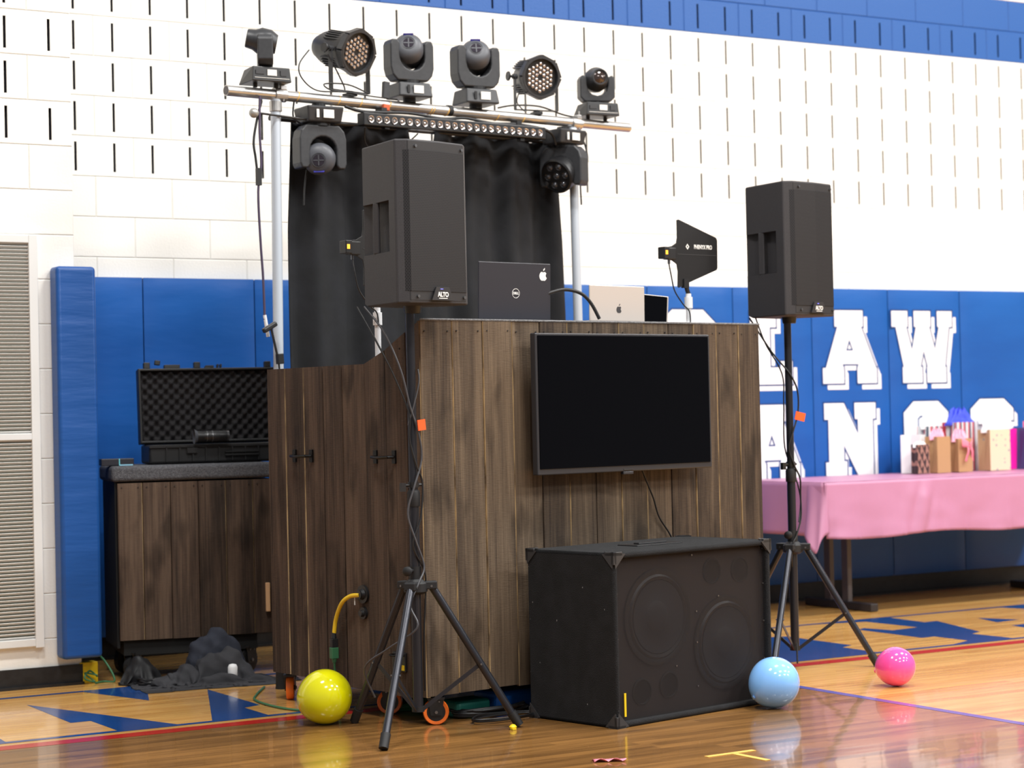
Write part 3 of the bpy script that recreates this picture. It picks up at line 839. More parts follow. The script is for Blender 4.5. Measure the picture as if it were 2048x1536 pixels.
def antenna(loc, rz, pole_h, label):
    a = empty('paddle_antenna', loc, rz, label, 'antenna')
    b = B()
    b.lathe([(.040, 0), (.042, .004), (.030, .012), (.018, .02)], 20).cyl((0, 0, .01), (0, 0, pole_h), .0125, n=16)
    b.cyl((0, 0, pole_h*.55), (0, 0, pole_h*.55+.05), .0185, n=16)
    b.build('white_pole', M['pvc'], a, smooth=40)
    B().cyl((0, 0, pole_h), (-.02, 0, pole_h+.05), .010, n=10).box((-.018, 0, pole_h+.045), (.03, .02, .04)).build('clamp', M['black'], a)
    P_ = B().prism(PAD, -.003, .003, T=Matrix.Rotation(PI/2, 4, 'X')).build('paddle', M['fix_dk'], a, (.06, 0, pole_h+.175), bevel=.0015)
    B().box((.0, -.0035, .0), (.25, .001, .003)).build('center_line', M['corner'], P_)
    text('logo_text', 'PHENYX PRO', .026, M['white'], P_, (.035, -.0036, .035), offset=.0006, sx=.72)
    flat_curve('diamond_logo', [[(0, -.013), (.011, 0), (0, .013), (-.011, 0)], [(0, -.006), (.005, 0), (0, .006), (-.005, 0)]], M['white'], .0003, 0, P_, (-.062, -.0036, .035))
    d = B().box((-.17, 0, .0), (.05, .035, .052)).box((-.205, 0, .003), (.03, .045, .052)).build('amplifier', M['black'], P_, bevel=.003)
    B().box((-.208, -.0232, .004), (.013, .001, .018)).build('orange_light', M['led_orange'], d)
    B().cyl((-.175, 0, -.026), (-.175, 0, -.045), .006, n=8).build('connector', M['screw'], P_)
    B().tube([(-.115, 0, pole_h+.13), (-.113, -.01, pole_h+.08), (-.095, -.012, pole_h+.01), (-.05, -.018, pole_h-.05), (-.018, -.022, pole_h-.08), (-.012, -.022, pole_h-.13)], .003).build('lead', M['cable'], a, smooth=60)
    return a
antenna(bp_(1.722, .30, ZT), A0, .145, 'black paddle antenna on a short white pole at the right of the booth top')
# second antenna turned edge-on behind the left speaker
a2 = antenna(bp_(.062, .36, 1.393), A0+rad(0), .282, 'black paddle antenna on white pole, half hidden behind the left speaker')

# ------------------------------------------------------------------ tripod speaker stands
def stand(loc, legs, label, ztop=1.571, zhub=.545):
    s = empty('speaker_stand', loc, 0, label, 'stand')
    B().cyl((0, 0, .075), (0, 0, .885), .0195, n=20).build('lower_tube', M['metal_dk'], s, smooth=40)
    B().cyl((0, 0, .87), (0, 0, ztop), .0170, n=20).build('upper_tube', M['metal_dk'], s, smooth=40)
    B().lathe([(.0235, .845), (.0245, .85), (.0245, .895), (.021, .905)], 20).build('collar', M['rubber'], s, smooth=40)
    B().cyl((-.055, -.01, .925), (.035, .006, .925), .006, n=10).box((-.05, -.009, .918), (.018, .018, .032)).cyl((0, 0, .915), (0, 0, .937), .0215, n=16).build('locking_pin', M['black'], s)
    B().cyl((0, 0, .565), (0, 0, .62), .0235, n=20).lathe([(.03, .515), (.045, .525), (.045, .555), (.026, .572)], 20).build('hub', M['rubber'], s, smooth=40)
    B().cyl((-.015, -.01, .605), (-.042, -.028, .605), .007, n=10).lathe([(.012, 0), (.018, .006), (.018, .018), (.010, .024)], 12, T=TR((-.042, -.028, .605)) @ Vector((-.042, -.028, 0)).to_track_quat('Z', 'Y').to_matrix().to_4x4()).build('knob', M['rubber'], s, smooth=40)
    for fx, fy in legs:
        R = math.hypot(fx, fy); ux, uy = fx/R, fy/R
        ang = math.atan2(uy, ux)
        T = TR((0, 0, 0), ang)
        top = Vector((ux*.060, uy*.060, .545)); ft = Vector((ux*(R-.005), uy*(R-.005), .018))
        lg = B().cyl(top, ft, .0148, n=16).build('leg', M['metal_dk'], s, smooth=40)
        dirv = (ft-top).normalized()
        B().cyl(ft-dirv*.045, ft+dirv*.012, .0185, .0175, n=16).build('foot', M['rubber'], lg, smooth=40)
        B().box((.045, 0, .548), (.070, .042, .030), T=T).build('bracket', M['rubber'], lg, bevel=.004)
        B().cyl(T @ Vector((.058, -.023, .545)), T @ Vector((.058, .023, .545)), .0045, n=8).build('bolt', M['screw'], lg)
        mid = top.lerp(ft, .57)
        p0 = Vector((ux*.02, uy*.02, .085))
        d = (mid-p0); q = d.to_track_quat('X', 'Z').to_matrix().to_4x4()
        B().box((d.length/2, 0, 0), (d.length, .0035, .015), T=Matrix.Translation(p0) @ q).build('brace', M['metal_dk'], lg)
        B().cyl(mid-Vector((-uy, ux, 0))*.019, mid+Vector((-uy, ux, 0))*.019, .004, n=8).build('rivet', M['screw'], lg)
    B().cyl((0, 0, .075), (0, 0, .095), .024, n=16).build('bottom_ring', M['rubber'], s, smooth=40)
    return s
SL = Vector((3.563, 6.745, 0))
stand(SL, [(3.257-SL.x, 6.435-SL.y), (3.915-SL.x, 6.600-SL.y), (3.462-SL.x, 7.085-SL.y)], 'black tripod speaker stand in front of the booth corner')
SR = Vector((5.825, 7.33, 0))
stand(SR, [(6.105-SR.x, 7.09-SR.y), (5.46-SR.x, 7.035-SR.y), (5.72-SR.x, 7.72-SR.y)], 'black tripod speaker stand at the right end of the booth')

# ------------------------------------------------------------------ PA speakers
def speaker(loc, yaw, label):
    s = empty('loudspeaker', loc, yaw, label, 'speaker')
    fp = [(-.175, -.118), (-.138, -.150), (0, -.162), (.138, -.150), (.175, -.118), (.106, .150), (.092, .165), (-.092, .165), (-.106, .150)]
    H_ = .605
    body = B().prism(fp, 0, H_).build('cabinet', M['spk'], None, bevel=.006, seg=2)
    # pocket for the side handle, cut with a boolean
    cut = B().prism([(-.30, -.065), (-.140, -.065), (-.112, -.04), (-.088, .12), (-.092, .20), (-.30, .20)], .195, .385).build('cutter', M['spk'])
    cut2 = B().prism([(-.30, .10), (.30, .10), (.30, .3), (-.30, .3)], -.01, .03, top=[(-.30, .185), (.30, .185), (.30, .3), (-.30, .3)]).build('cutter', M['spk'])
    for cc in (cut, cut2):
        bo = body.modifiers.new('cut', 'BOOLEAN'); bo.object = cc; bo.operation = 'DIFFERENCE'; bo.solver = 'EXACT'
    bpy.context.view_layer.update()
    dg = bpy.context.evaluated_depsgraph_get()
    me = bpy.data.meshes.new_from_object(body.evaluated_get(dg))
    for x in (body, cut, cut2): bpy.data.objects.remove(x)
    me.name = 'cabinet'
    link_copy(me, 'cabinet', s, (0, 0, 0))
    g = [(-.168, -.1215), (-.136, -.1515), (0, -.1645), (.136, -.1515), (.168, -.1215), (.165, -.115), (-.165, -.115)]
    B().prism(g, .012, H_-.008).build('grille_frame', M['gframe'], s)
    g2 = [(-.163, -.1275), (-.1355, -.1535), (0, -.1668), (.1355, -.1535), (.163, -.1275), (.16, -.12), (-.16, -.12)]
    B().prism(g2, .045, H_-.040).build('grille', M['grille'], s)
    B().box((-.129, .045, .29), (.010, .032, .192)).build('side_handle', M['spk'], s, bevel=.004)
    b = B().prism([(-.055, .012), (.055, .012), (.032, .062), (-.032, .062)], 0, .004, T=TR((.004, -.1665, 0), rad(2)) @ Matrix.Rotation(PI/2, 4, 'X'))
    bg_ = b.build('badge', M['gframe'], s)
    text('badge_text', 'ALTO', .024, M['white'], bg_, (.004, -.1715, .033), rot=(PI/2, 0, rad(2)), offset=.0011, sx=.88)
    B().box((.004, -.1712, .0195), (.042, .001, .003), T=None).build('badge_line', M['white'], bg_)
    B().lathe([(.0, -.003), (.009, 0), (.0, .003)], 12, T=TR((-.002, -.1700, .054)) @ Matrix.Diagonal((1, .35, .5, 1)), cap=False).build('blue_light', M['led_blue'], bg_, smooth=60)
    for x, y, z in ((-.105, -.157, .580), (.125, -.1555, .580), (-.105, -.157, .026), (.125, -.1555, .026)):
        B().cyl((x, y, z), (x, y-.0035, z), .0058, n=12).build('screw', M['screw'], s)
    B().cyl((0, 0, -.028), (0, 0, .006), .030, .036, n=20).build('pole_socket', M['black'], s, smooth=40)
    return s
speaker((SL.x+.010, SL.y-.004, 1.598), rad(13), 'left of the two black loudspeakers, on the tripod stand by the booth corner')
speaker((SR.x+.008, SR.y-.004, 1.598), rad(13), 'right of the two black loudspeakers, in front of the lettered mats')

# cables on the stands
def cable(name, pts, r, m, label, cat='cable', sub_=6, n=7):
    return tag(B().tube(pts, r, n=n, sub=sub_).build(name, m, smooth=60), label, cat)
def on(S, dx, dy, z): return (S.x+dx, S.y+dy, z)
cable('speaker_cable', [on(SL, -.14, .10, 1.60), on(SL, -.10, .02, 1.50), on(SL, -.055, -.02, 1.36), on(SL, -.02, -.025, 1.22), on(SL, .012, -.028, 1.12), on(SL, .024, -.024, 1.02), on(SL, -.012, -.030, .92), on(SL, -.040, -.026, .82), on(SL, -.012, -.03, .72), on(SL, .022, -.03, .62), on(SL, -.01, -.045, .56), on(SL, -.055, -.06, .48), on(SL, -.05, -.10, .40), on(SL, -.12, .0, .32), on(SL, -.16, .12, .24), on(SL, -.10, .16, .12)], .0040, M['cable_gr'], 'grey-black speaker cable twisting down the left tripod stand')
cable('power_cable', [on(SL, -.16, .12, 1.60), on(SL, -.13, .03, 1.47), on(SL, -.07, .0, 1.33), on(SL, -.022, -.02, 1.19), on(SL, -.024, -.022, 1.10), on(SL, .0, -.026, 1.0), on(SL, .026, -.024, .93), on(SL, .012, -.03, .80), on(SL, -.022, -.028, .70), on(SL, .028, -.022, .60), on(SL, .03, -.02, .5), on(SL, .02, -.022, .35), on(SL, .03, .0, .15)], .0036, M['cable'], 'black power cable wound around the left tripod stand')
cable('short_cable_end', [on(SL, .022, -.014, 1.36), on(SL, .020, -.024, 1.31), on(SL, -.006, -.026, 1.22), on(SL, -.024, -.014, 1.15)], .0030, M['cable_gr'], 'loose grey cable end clinging high on the left tripod pole')
tag(B().box((0, 0, 0), (.036, .004, .040)).build('orange_tape_flag', M['tape_o'], None, on(SL, .022, -.034, 1.150), (0, rad(-6), rad(10))), 'orange tape flag on the cable of the left tripod stand', 'tape')
cable('speaker_cable', [on(SR, -.14, .10, 1.60), on(SR, -.07, .03, 1.44), on(SR, -.01, -.02, 1.34), on(SR, .030, -.024, 1.26), on(SR, .030, -.024, 1.16), on(SR, .0, -.026, 1.08), on(SR, -.026, -.022, 1.0), on(SR, .0, -.026, .92), on(SR, .036, -.02, .86), on(SR, .045, -.01, .78), on(SR, .036, -.02, .68), on(SR, .0, -.030, .60), on(SR, -.03, -.03, .53), on(SR, .02, .02, .3), on(SR, -.02, -.04, .02)], .0040, M['cable'], 'black speaker cable twisting down the right tripod stand')
cable('power_cable', [on(SR, -.12, .08, 1.60), on(SR, -.09, .05, 1.48), on(SR, -.03, .01, 1.34), on(SR, -.024, .01, 1.2), on(SR, -.022, .012, 1.0), on(SR, .028, .0, .86), on(SR, .052, .0, .76), on(SR, .02, -.024, .66)], .0034, M['cable'], 'thin black power cable beside the right tripod pole')
tag(B().box((0, 0, 0), (.050, .004, .038)).build('orange_tape_flag', M['tape_o'], None, on(SR, .034, -.034, 1.143), (0, rad(14), rad(-10))), 'orange tape flag on the cable of the right tripod stand', 'tape')

# ------------------------------------------------------------------ lighting frame: poles and bar
O = BC + BK*1.365
def tp(s, z, off=0): return O + FR*s + BK*off + Vector((0, 0, z))
ZBAR = 2.618
fr_ = empty('lighting_frame', O, A0, 'silver pipe crossbar on two upright poles carrying the stage lights', 'stand')
b = B()
b.cyl((-.003, 0, ZBAR-.002), (2.364, 0, ZBAR+.006), .0235, n=28)
b.build('crossbar', [M['alu']], fr_, smooth=40)
for x, hx in ((-.004, .0225), ):
    B().cyl((-.0045, 0, ZBAR-.002), (-.0035, 0, ZBAR-.002), .0195, n=20).build('pipe_end', M['leg_grey'], fr_)
for s0, s1 in ((.250, .222), (1.985, 2.010)):
    pr = B().cyl((s1, 0, .02), (s0, 0, ZBAR-.02), .0225, n=24).build('upright_pole', M['pole'], fr_, smooth=40)
    B().lathe([(.030, 0), (.028, .012), (.0255, .13)], 24, T=TR((s1, 0, 0))).build('rubber_foot', M['rubber'], fr_, smooth=40)
    B().lathe([(.031, -.030), (.031, .030)], 20, T=TR((s0+.02, 0, ZBAR)) @ Matrix.Rotation(PI/2, 4, 'Y')).box((s0+.03, -.01, ZBAR+.032), (.03, .03, .02)).cyl((s0+.03, -.02, ZBAR-.03), (s0+.03, -.02, ZBAR+.06), .004, n=8).cyl((s0, 0, ZBAR-.03), (s0, 0, ZBAR-.075), .028, n=20).build('pipe_clamp', M['alu'], fr_, bevel=.002)
ties = B()
for s in (.36, .58, .70, .86, 1.10, 1.115, 1.20, 1.50, 1.66):
    ties.lathe([(.0252, -.002), (.0252, .002), (.0236, .002), (.0236, -.002), (.0252, -.002)], 20, T=TR((s, 0, ZBAR)) @ Matrix.Rotation(PI/2+.35, 4, 'Y'), cap=False)
tag(ties.build('cable_ties', M['tape_c'], fr_), kind='stuff')
B().lathe([(.0262, -.012), (.0262, .012)], 20, T=TR((1.215, 0, ZBAR+.004)) @ Matrix.Rotation(PI/2, 4, 'Y')).build('black_band', M['rubber'], fr_)

# drapes
def drape(s0, s1, z0, z1, seed, label, f0=0, f1=0):
    r = random.Random(seed)
    ph = [r.uniform(0, 6) for _ in range(4)]
    w = s1-s0
    def fn(u, v_):
        dn = min(1, (1-v_)*5)
        s = (s0+f0*dn)*(1-u)+(s1+f1*dn)*u
        k = .30+.70*(1-v_)
        y = .030*math.sin(u*w*26+ph[0]+.5*math.sin(v_*3+ph[1])) + .014*math.sin(u*w*51+ph[2]+v_*1.4)
        y = y*(.5+.5*k)
        z = z0+(z1-z0)*v_ + .006*sin(u*30+ph[3])*(v_ > .98)
        s += .010*math.sin(v_*5+ph[3])
        return (s, .13+y, z)
    return B().grid(fn, 90, 30)
for s0, s1, sd, lb in ((.425, 1.06, 1, 'left black fabric drape panel hanging behind the lights'), (1.225, 1.985, 5, 'right black fabric drape panel hanging behind the black laptop')):
    o = drape(s0, s1, .06, 2.535, sd, lb, *((-.02, .11) if sd == 1 else (-.095, .02))).build('drape', M['drape'], None, O, (0, 0, A0), smooth=80, solid=.004)
    tag(o, lb, 'drape')
# drape pocket rod
tag(B().cyl((.30, .13, 2.535), (2.02, .13, 2.540), .012, n=12).build('drape_rod', M['fix_dk'], None, O, (0, 0, A0)), 'thin dark rod holding up the two black drapes', 'rod')

# ------------------------------------------------------------------ light fixtures
def head_mesh_vent(r, L):
    return B().lathe([(0, -L*.5), (r*.45, -L*.5), (r*.80, -L*.42), (r*.97, -L*.22), (r, 0), (r, L*.25), (r*.9, L*.42), (r*.8, L*.5), (0, L*.5)], 32)
def mover(name, loc, yaw, inv, hyaw, htilt, label, k=1.0, face='vent', yyaw=0):
    g = empty(name, loc, yaw, label, 'stage light', 'moving head stage lights')
    if inv: g.rotation_euler = (PI, 0, yaw)
    sgn = -1 if inv else 1
    # base
    bs = B().prism([(-.088*k, -.075*k), (.088*k, -.075*k), (.088*k, .075*k), (-.088*k, .075*k)], .012, .080*k, top=[(-.080*k, -.062*k), (.080*k, -.062*k), (.080*k, .062*k), (-.080*k, .062*k)]).build('base', M['fix'], g, bevel=.008, seg=3)
    fz = .046*k
    yv = .0745*k if inv else -.0745*k
    ry = PI if inv else 0
    B().box((.012*k, yv, fz), (.050*k, .004, .036*k)).build('label_plate', M['sticker'], bs)
    B().box((-.04*k, yv, fz), (.012*k, .004, .036*k)).build('side_label', M['sticker'] if inv else M['fix_dk'], bs)
    B().cyl((0, 0, -.006), (0, 0, .014), .030*k, n=16).build('clamp', M['fix_dk'], g)
    B().cyl((0, 0, .078*k), (0, 0, .094*k), .050*k, n=20).build('neck', M['fix_dk'], g)
    # yoke
    hz = .226*k
    w = .112*k; z0, z1 = .090*k, .280*k
    YR = Matrix.Rotation(yyaw, 4, 'Z')
    out = [(-w*.70, z0), (w*.70, z0), (w*.92, z0+.026*k), (w, z0+.060*k), (w, z1-.022*k), (w*.92, z1), (w*.68, z1), (w*.57, z1-.014*k)]
    for a in range(0, 181, 20):
        t_ = rad(a)
        out.append((w*.57*cos(t_), hz-.026*k-.060*k*sin(t_)))
    out += [(-w*.57, z1-.014*k), (-w*.68, z1), (-w*.92, z1), (-w, z1-.022*k), (-w, z0+.060*k), (-w*.92, z0+.026*k)]
    yk = B().prism(out, -.042*k, .042*k, T=YR @ Matrix.Rotation(PI/2, 4, 'X')).build('yoke', M['fix'], g, bevel=.007*k, seg=3)
    for s in (-1, 1):
        B().cyl(YR @ Vector((s*w*.56, 0, hz+.008*k)), YR @ Vector((s*w*.98, 0, hz+.008*k)), .032*k, n=18).build('pivot', M['fix_lt'], yk, smooth=40)
    R, L = .070*k, .150*k
    if face == 'vent':
        hb = B().lathe([(0, -L*.46), (R*.40, -L*.455), (R*.72, -L*.42), (R*.92, -L*.33), (R, -L*.18), (R, -L*.02)], 36, 0, cap=False)
        hb.lathe([(R, -L*.02), (R*.98, L*.2), (R*.9, L*.42), (R*.8, L*.5), (0, L*.5)], 36, 1, cap=False)
        hm = hb.build('head', [M['fix_lt'], M['fix_dk']], g, (0, 0, hz+.008*k), smooth=50)
    else:
        R = .076*k; hz -= .030
        hm = B().lathe([(0, -L*.5), (R*.6, -L*.5), (R*1.05, -L*.30), (R*1.12, L*.28), (R*1.12, L*.46), (R*1.02, L*.5), (R*1.02, L*.44), (0, L*.44)], 32).build('head', M['fix_dk'], g, (0, 0, hz+.01*k), smooth=40)
    dr = Vector((sin(hyaw)*cos(htilt), cos(hyaw)*cos(htilt), sin(htilt)))
    # local Z towards the lens, local Y kept upward in the world
    zx = dr.normalized(); xx = Vector((0, 0, 1)).cross(zx).normalized()
    yx = zx.cross(xx)
    hm.rotation_euler = Matrix((xx, yx, zx)).transposed().to_euler()
    if face == 'vent':
        oy = R*.06
        B().lathe([(R*.44, 0), (R*.44, .003), (R*.35, .003), (R*.35, 0)], 28, T=TR((0, oy, -L*.46-.002)), cap=False).build('fan_ring', M['fix_lt'], hm, smooth=40)
        B().lathe([(R*.36, -.0008), (R*.36, .0004)], 24, T=TR((0, oy, -L*.46-.001))).build('fan', M['slot'], hm)
        B().box((0, oy, -L*.46-.0025), (R*.66, R*.07, .001)).box((0, oy, -L*.46-.0025), (R*.07, R*.66, .001)).build('fan_cross', M['fix_lt'], hm)
        B().box((0, 0, 0), (R*.66, R*.20, .003)).build('blue_label', M['sticker_b'], hm, (0, R*.74, -L*.405), (rad(-46), 0, 0))
    else:
        for i in range(7):
            a = 2*PI*i/6; rr = 0 if i == 6 else R*.66
            B().lathe([(R*.22, 0), (R*.22, .004), (R*.16, .001), (R*.10, .008), (0, .010)], 14, T=TR((rr*cos(a), rr*sin(a), L*.44)), cap=False).build('led_lens', M['lens_gr'], hm, smooth=60)
    return g
BZ = ZBAR+.0235+.006
mover('moving_head_light', tp(.985, BZ), A0+rad(-9), 0, rad(26), rad(-20), 'upright moving head light with grey domed back, third fixture from the left on the bar')
mover('moving_head_light', tp(1.378, BZ+.001), A0+rad(-9), 0, rad(22), rad(-24), 'upright moving head light with domed back, left of the camera-facing par light', 1.03)
mover('moving_head_light', tp(.478, ZBAR-.0235-.006), A0+rad(-8), 1, rad(150), rad(-8), 'moving head light hanging upside down under the left end of the bar', 1.03)
mover('wash_moving_head', tp(1.925, ZBAR-.0235-.006), A0+rad(4), 1, rad(-80), rad(24), 'moving head wash light with seven lenses hanging under the right end', 1.03, face='leds', yyaw=rad(72))

def mini_mover(loc, yaw, yyaw, htilt, label, k=1.0, side=False):
    g = empty('spot_light', loc, yaw, label, 'stage light', 'small moving spot lights')
    b = B().prism([(-.085*k, -.065*k), (.085*k, -.065*k), (.085*k, .075*k), (-.085*k, .075*k)], .012, .070*k, top=[(-.080*k, -.060*k), (.080*k, -.060*k), (.070*k, .05*k), (-.070*k, .05*k)])
    bs = b.build('base', M['fix_dk'], g, bevel=.004)
    B().box((-.0*k, -.0645*k, .046*k), (.040*k, .004, .024*k)).build('display', M['sticker'], bs)
    B().box((.0, -.0648*k, .024*k), (.150*k, .003, .002)).build('front_line', M['sticker'], bs)
    for q_ in (((.05*k, -.0645*k, .046*k), (.026*k, .003, .022*k)), ((-.052*k, -.0645*k, .046*k), (.036*k, .003, .016*k))): B().box(*q_).build('panel_mark', M['corner'], bs)
    for s in (-1, 1): B().cyl((s*.05, 0, -.006), (s*.05, 0, .014), .010, n=10).build('rubber_foot', M['rubber'], bs)
    B().cyl((0, 0, .068*k), (0, 0, .082*k), .030*k, n=16).build('neck', M['fix_dk'], g)
    y = empty('yoke_turn', (0, 0, 0), yyaw); y.parent = g
    w = .082*k; z0, z1, hz = .078*k, .200*k, .168*k
    out = [(-w*.75, z0), (w*.75, z0), (w, z0+.02*k), (w, z1-.018*k), (w*.85, z1), (w*.62, z1-.01*k)]
    for a in range(0, 181, 30): out.append((w*.60*cos(rad(a)), hz-.018*k-.045*k*sin(rad(a))))
    out += [(-w*.62, z1-.01*k), (-w*.85, z1), (-w, z1-.018*k), (-w, z0+.02*k)]
    return g, y, out, w, hz
def finish_mini(g, y, out, w, hz, htilt, k, fwd):
    rz = y.rotation_euler[2]
    bpy.data.objects.remove(y)
    yk = B().prism(out, -.032*k, .032*k, T=Matrix.Rotation(rz, 4, 'Z') @ Matrix.Rotation(PI/2, 4, 'X')).build('yoke', M['fix'], g, bevel=.006, seg=3)
    R = .055*k
    hd = B().lathe([(0, -.05*k), (R*.7, -.05*k), (R, -.02*k), (R*1.02, .02*k), (R*.78, .045*k), (R*.70, .075*k), (R*.62, .078*k), (R*.58, .070*k), (0, .070*k)], 28).build('head', M['fix'], g, (0, 0, hz+.012*k), smooth=45)
    dr = Matrix.Rotation(rz, 3, 'Z') @ Vector((0, -cos(htilt), sin(htilt)))
    hd.rotation_euler = dr.to_track_quat('Z', 'Y').to_euler()
    B().lathe([(R*.57, .0), (R*.4, .006*k), (0, .010*k)], 24, T=TR((0, 0, .068*k)), cap=False).build('lens', M['lens_dk'], hd, smooth=60)
    return yk
q = mini_mover(tp(.200, BZ+.002), A0+rad(-8), rad(-113), 0, 'small moving spot light at the far left end of the bar, facing left', 1.10)
yk = finish_mini(*q, rad(12), 1.06, 0)
arm = B().lathe([(.026, 0), (.026, .0015), (.020, .0015), (.020, 0)], 24, T=Matrix.Rotation(rad(-113), 4, 'Z') @ Matrix.Translation((.0885, 0, .165)) @ Matrix.Rotation(PI/2, 4, 'Y'), cap=False).build('round_logo', M['corner'], yk)
q = mini_mover(tp(2.148, BZ+.002), A0+rad(-12), rad(-14), 0, 'small moving spot light at the far right end of the bar, lens facing forward', 1.1)
finish_mini(*q, rad(2), 1.1, 1)

def par(loc, aim_yaw, aim_tilt, yaw, label, hz=.20, wid=.105, Lb=.17, k_=1.08):
    g = empty('par_light', loc, yaw, label, 'stage light', 'round LED par lights')
    g.scale = (k_, k_, k_)
    dr = Vector((sin(aim_yaw)*cos(aim_tilt), -cos(aim_yaw)*cos(aim_tilt), sin(aim_tilt)))
    mtx = Matrix.Translation((0, 0, hz)) @ dr.to_track_quat('Z', 'Y').to_matrix().to_4x4()
    R = .088
    can = B().lathe([(0, -Lb*.75), (R*.55, -Lb*.75), (R*.80, -Lb*.55), (R*.92, -Lb*.1), (R, .01), (R, .055), (R*.97, .06), (R*.97, .045), (0, .045)], 32).build('can', M['fix_dk'], g, smooth=35)
    can.matrix_local = mtx
    rb = B()
    for k in range(4):
        a = rad(45+90*k)
        for j in range(5):
            rb.box((0, 0, 0), (.004, .012, .10), T=Matrix.Rotation(a+rad(-16+8*j), 4, 'Z') @ Matrix.Translation((0, R*.93, -.04)))
    tag(rb.build('cooling_fins', M['fix'], can), kind='stuff')
    fr2 = B()
    n = 8
    for k in range(n):
        a0 = 2*PI*(k+.5)/n
        fr2.box((0, 0, 0), (.07, .010, .030), T=Matrix.Rotation(a0, 4, 'Z') @ Matrix.Translation((0, R*1.02, .048)))
    fr2.lathe([(R*1.04, .040), (R*1.04, .064), (R*.94, .064), (R*.94, .046)], 32, cap=False)
    fr2.build('front_ring', M['fix'], can)
    ln = B().lathe([(.0085, 0), (.0085, .003), (.006, .001), (.0055, .004), (0, .006)], 12, cap=False).mesh('led_lens', M['lens'], 60)
    pts = []
    for ring in (1, 2, 3):
        for k in range(6):
            a, b_ = rad(60*k+30), rad(60*(k+1)+30)
            for j in range(ring):
                t_ = j/ring
                pts.append((ring*((1-t_)*cos(a)+t_*cos(b_)), ring*((1-t_)*sin(a)+t_*sin(b_))))
    for x, y in pts:
        link_copy(ln, 'led_lens', can, (x*.0205, y*.0205, .046))
    br = B()
    for s in (-1, 1):
        br.box((s*wid, 0, (hz+.005)/2+.006), (.004, .026, hz-.005))
        br.cyl((s*(wid-.012), 0, hz), (s*(wid+.010), 0, hz), .012, n=12)
    br.box((0, 0, .010), (2*wid, .026, .004))
    br.build('bracket', M['fix'], g, bevel=.0015)
    B().cyl((-wid-.004, 0, hz), (-wid-.028, 0, hz), .006, n=10).lathe([(.020, 0), (.022, .004), (.020, .008)], 14, T=TR((-wid-.028, 0, hz)) @ Matrix.Rotation(-PI/2, 4, 'Y')).build('tilt_knob', M['black'], g, smooth=40)
    B().cyl((0, 0, -.006), (0, 0, .012), .014, n=12).box((0, 0, -.004), (.04, .05, .012)).build('clamp', M['fix_dk'], g)
    return g
par(tp(.650, BZ+.006), 0, rad(-14), rad(16), 'round LED par light left on the bar, turned to the side', .182, Lb=.25)
par(tp(1.755, BZ+.006), 0, rad(-8), rad(-6), 'round LED par light right on the bar, facing the camera', .160)

# LED bar
lb = empty('led_bar', tp(1.205, 2.538, -.055), A0, 'long black LED bar with a row of round lenses under the crossbar', 'stage light')
B().box((0, 0, 0), (1.075, .055, .058)).build('housing', M['fix_dk'], lb, rot=(0, rad(-.45), 0), bevel=.004)
ll = B().lathe([(.0165, 0), (.0165, .003), (.0148, .003), (.009, -.004), (.005, .002), (0, .003)], 16, T=Matrix.Rotation(PI/2, 4, 'X'), cap=False).mesh('lens', M['lens'], 60)
for i in range(24):
    x = -.499+.998*i/23
    link_copy(ll, 'lens', lb, (x, -.0285, .0079*x))
for x in (-.40, .40):
    B().box((x, .03, .035), (.03, .05, .05)).box((x, -.0, -.034), (.025, .03, .014)).build('bracket', M['fix_dk'], lb)
# odd black and orange spring clamp, wire bundles on the bar
sp = B().box((0, 0, .02), (.030, .02, .075)).build('spring_clamp', M['fix'], None, tp(.835, 2.665, -.02), (0, rad(4), A0))
tag(sp, 'small black and orange clamp gripping the bar near the left par light', 'clamp')
B().box((0, 0, -.062), (.036, .03, .03)).build('orange_jaw', M['cloth_or'], sp, bevel=.004)
def wire(pts, r, label, m='cable', name='hanging_wire'):
    cable(name, [tp(*p) for p in pts], r, M[m], label, 'wire')
wire([(.42, 2.83, -.02), (.36, 2.76, -.03), (.37, 2.70, -.03), (.45, 2.65, -.03), (.60, 2.655, -.03), (.75, 2.648, -.03), (.9, 2.646, -.02)], .0032, 'thin wire looping left of the left par light down to the bar')
wire([(.52, 2.82, -.02), (.57, 2.73, -.03), (.60, 2.66, -.03), (.52, 2.66, -.03), (.50, 2.685, -.02), (.62, 2.69, -.03), (.74, 2.66, -.02)], .0035, 'black power lead bunched beneath the left par light')
wire([(1.52, 2.66, .01), (1.60, 2.675, -.02), (1.75, 2.680, -.03), (1.90, 2.655, -.02), (2.0, 2.65, 0)], .0045, 'black lead lying on the bar below the right par light')
wire([(1.67, 2.76, .02), (1.65, 2.70, .02), (1.68, 2.655, .0)], .003, 'thin lead falling from the right par light to the bar')
wire([(.60, 2.59, -.03), (.70, 2.57, -.05), (.95, 2.585, -.04), (1.15, 2.575, -.03), (1.3, 2.59, -.02), (1.45, 2.575, -.03), (1.62, 2.58, -.04), (1.8, 2.56, -.04), (1.85, 2.50, -.03)], .0075, 'thick black lead slung between the crossbar and the LED bar')
wire([(.73, 2.51, 0), (.75, 2.43, .02), (.86, 2.40, .02), (.95, 2.44, .0), (1.03, 2.50, 0)], .0035, 'thin black lead drooping below the LED bar above the left speaker')
wire([(2.055, 2.60, .03), (2.10, 2.50, .03), (2.105, 2.43, .03), (2.06, 2.36, .03), (2.06, 2.22, .03)], .0045, 'black strap dangling beside the hanging wash light')
wire([(.36, 2.60, .02), (.355, 2.53, .02), (.40, 2.50, .02)], .004, 'short black lead curling beside the hanging left moving head')
wire([(.435, 2.30, .04), (.42, 2.22, .04), (.415, 2.14, .04)], .0045, 'short strap end hanging below the left hanging moving head')
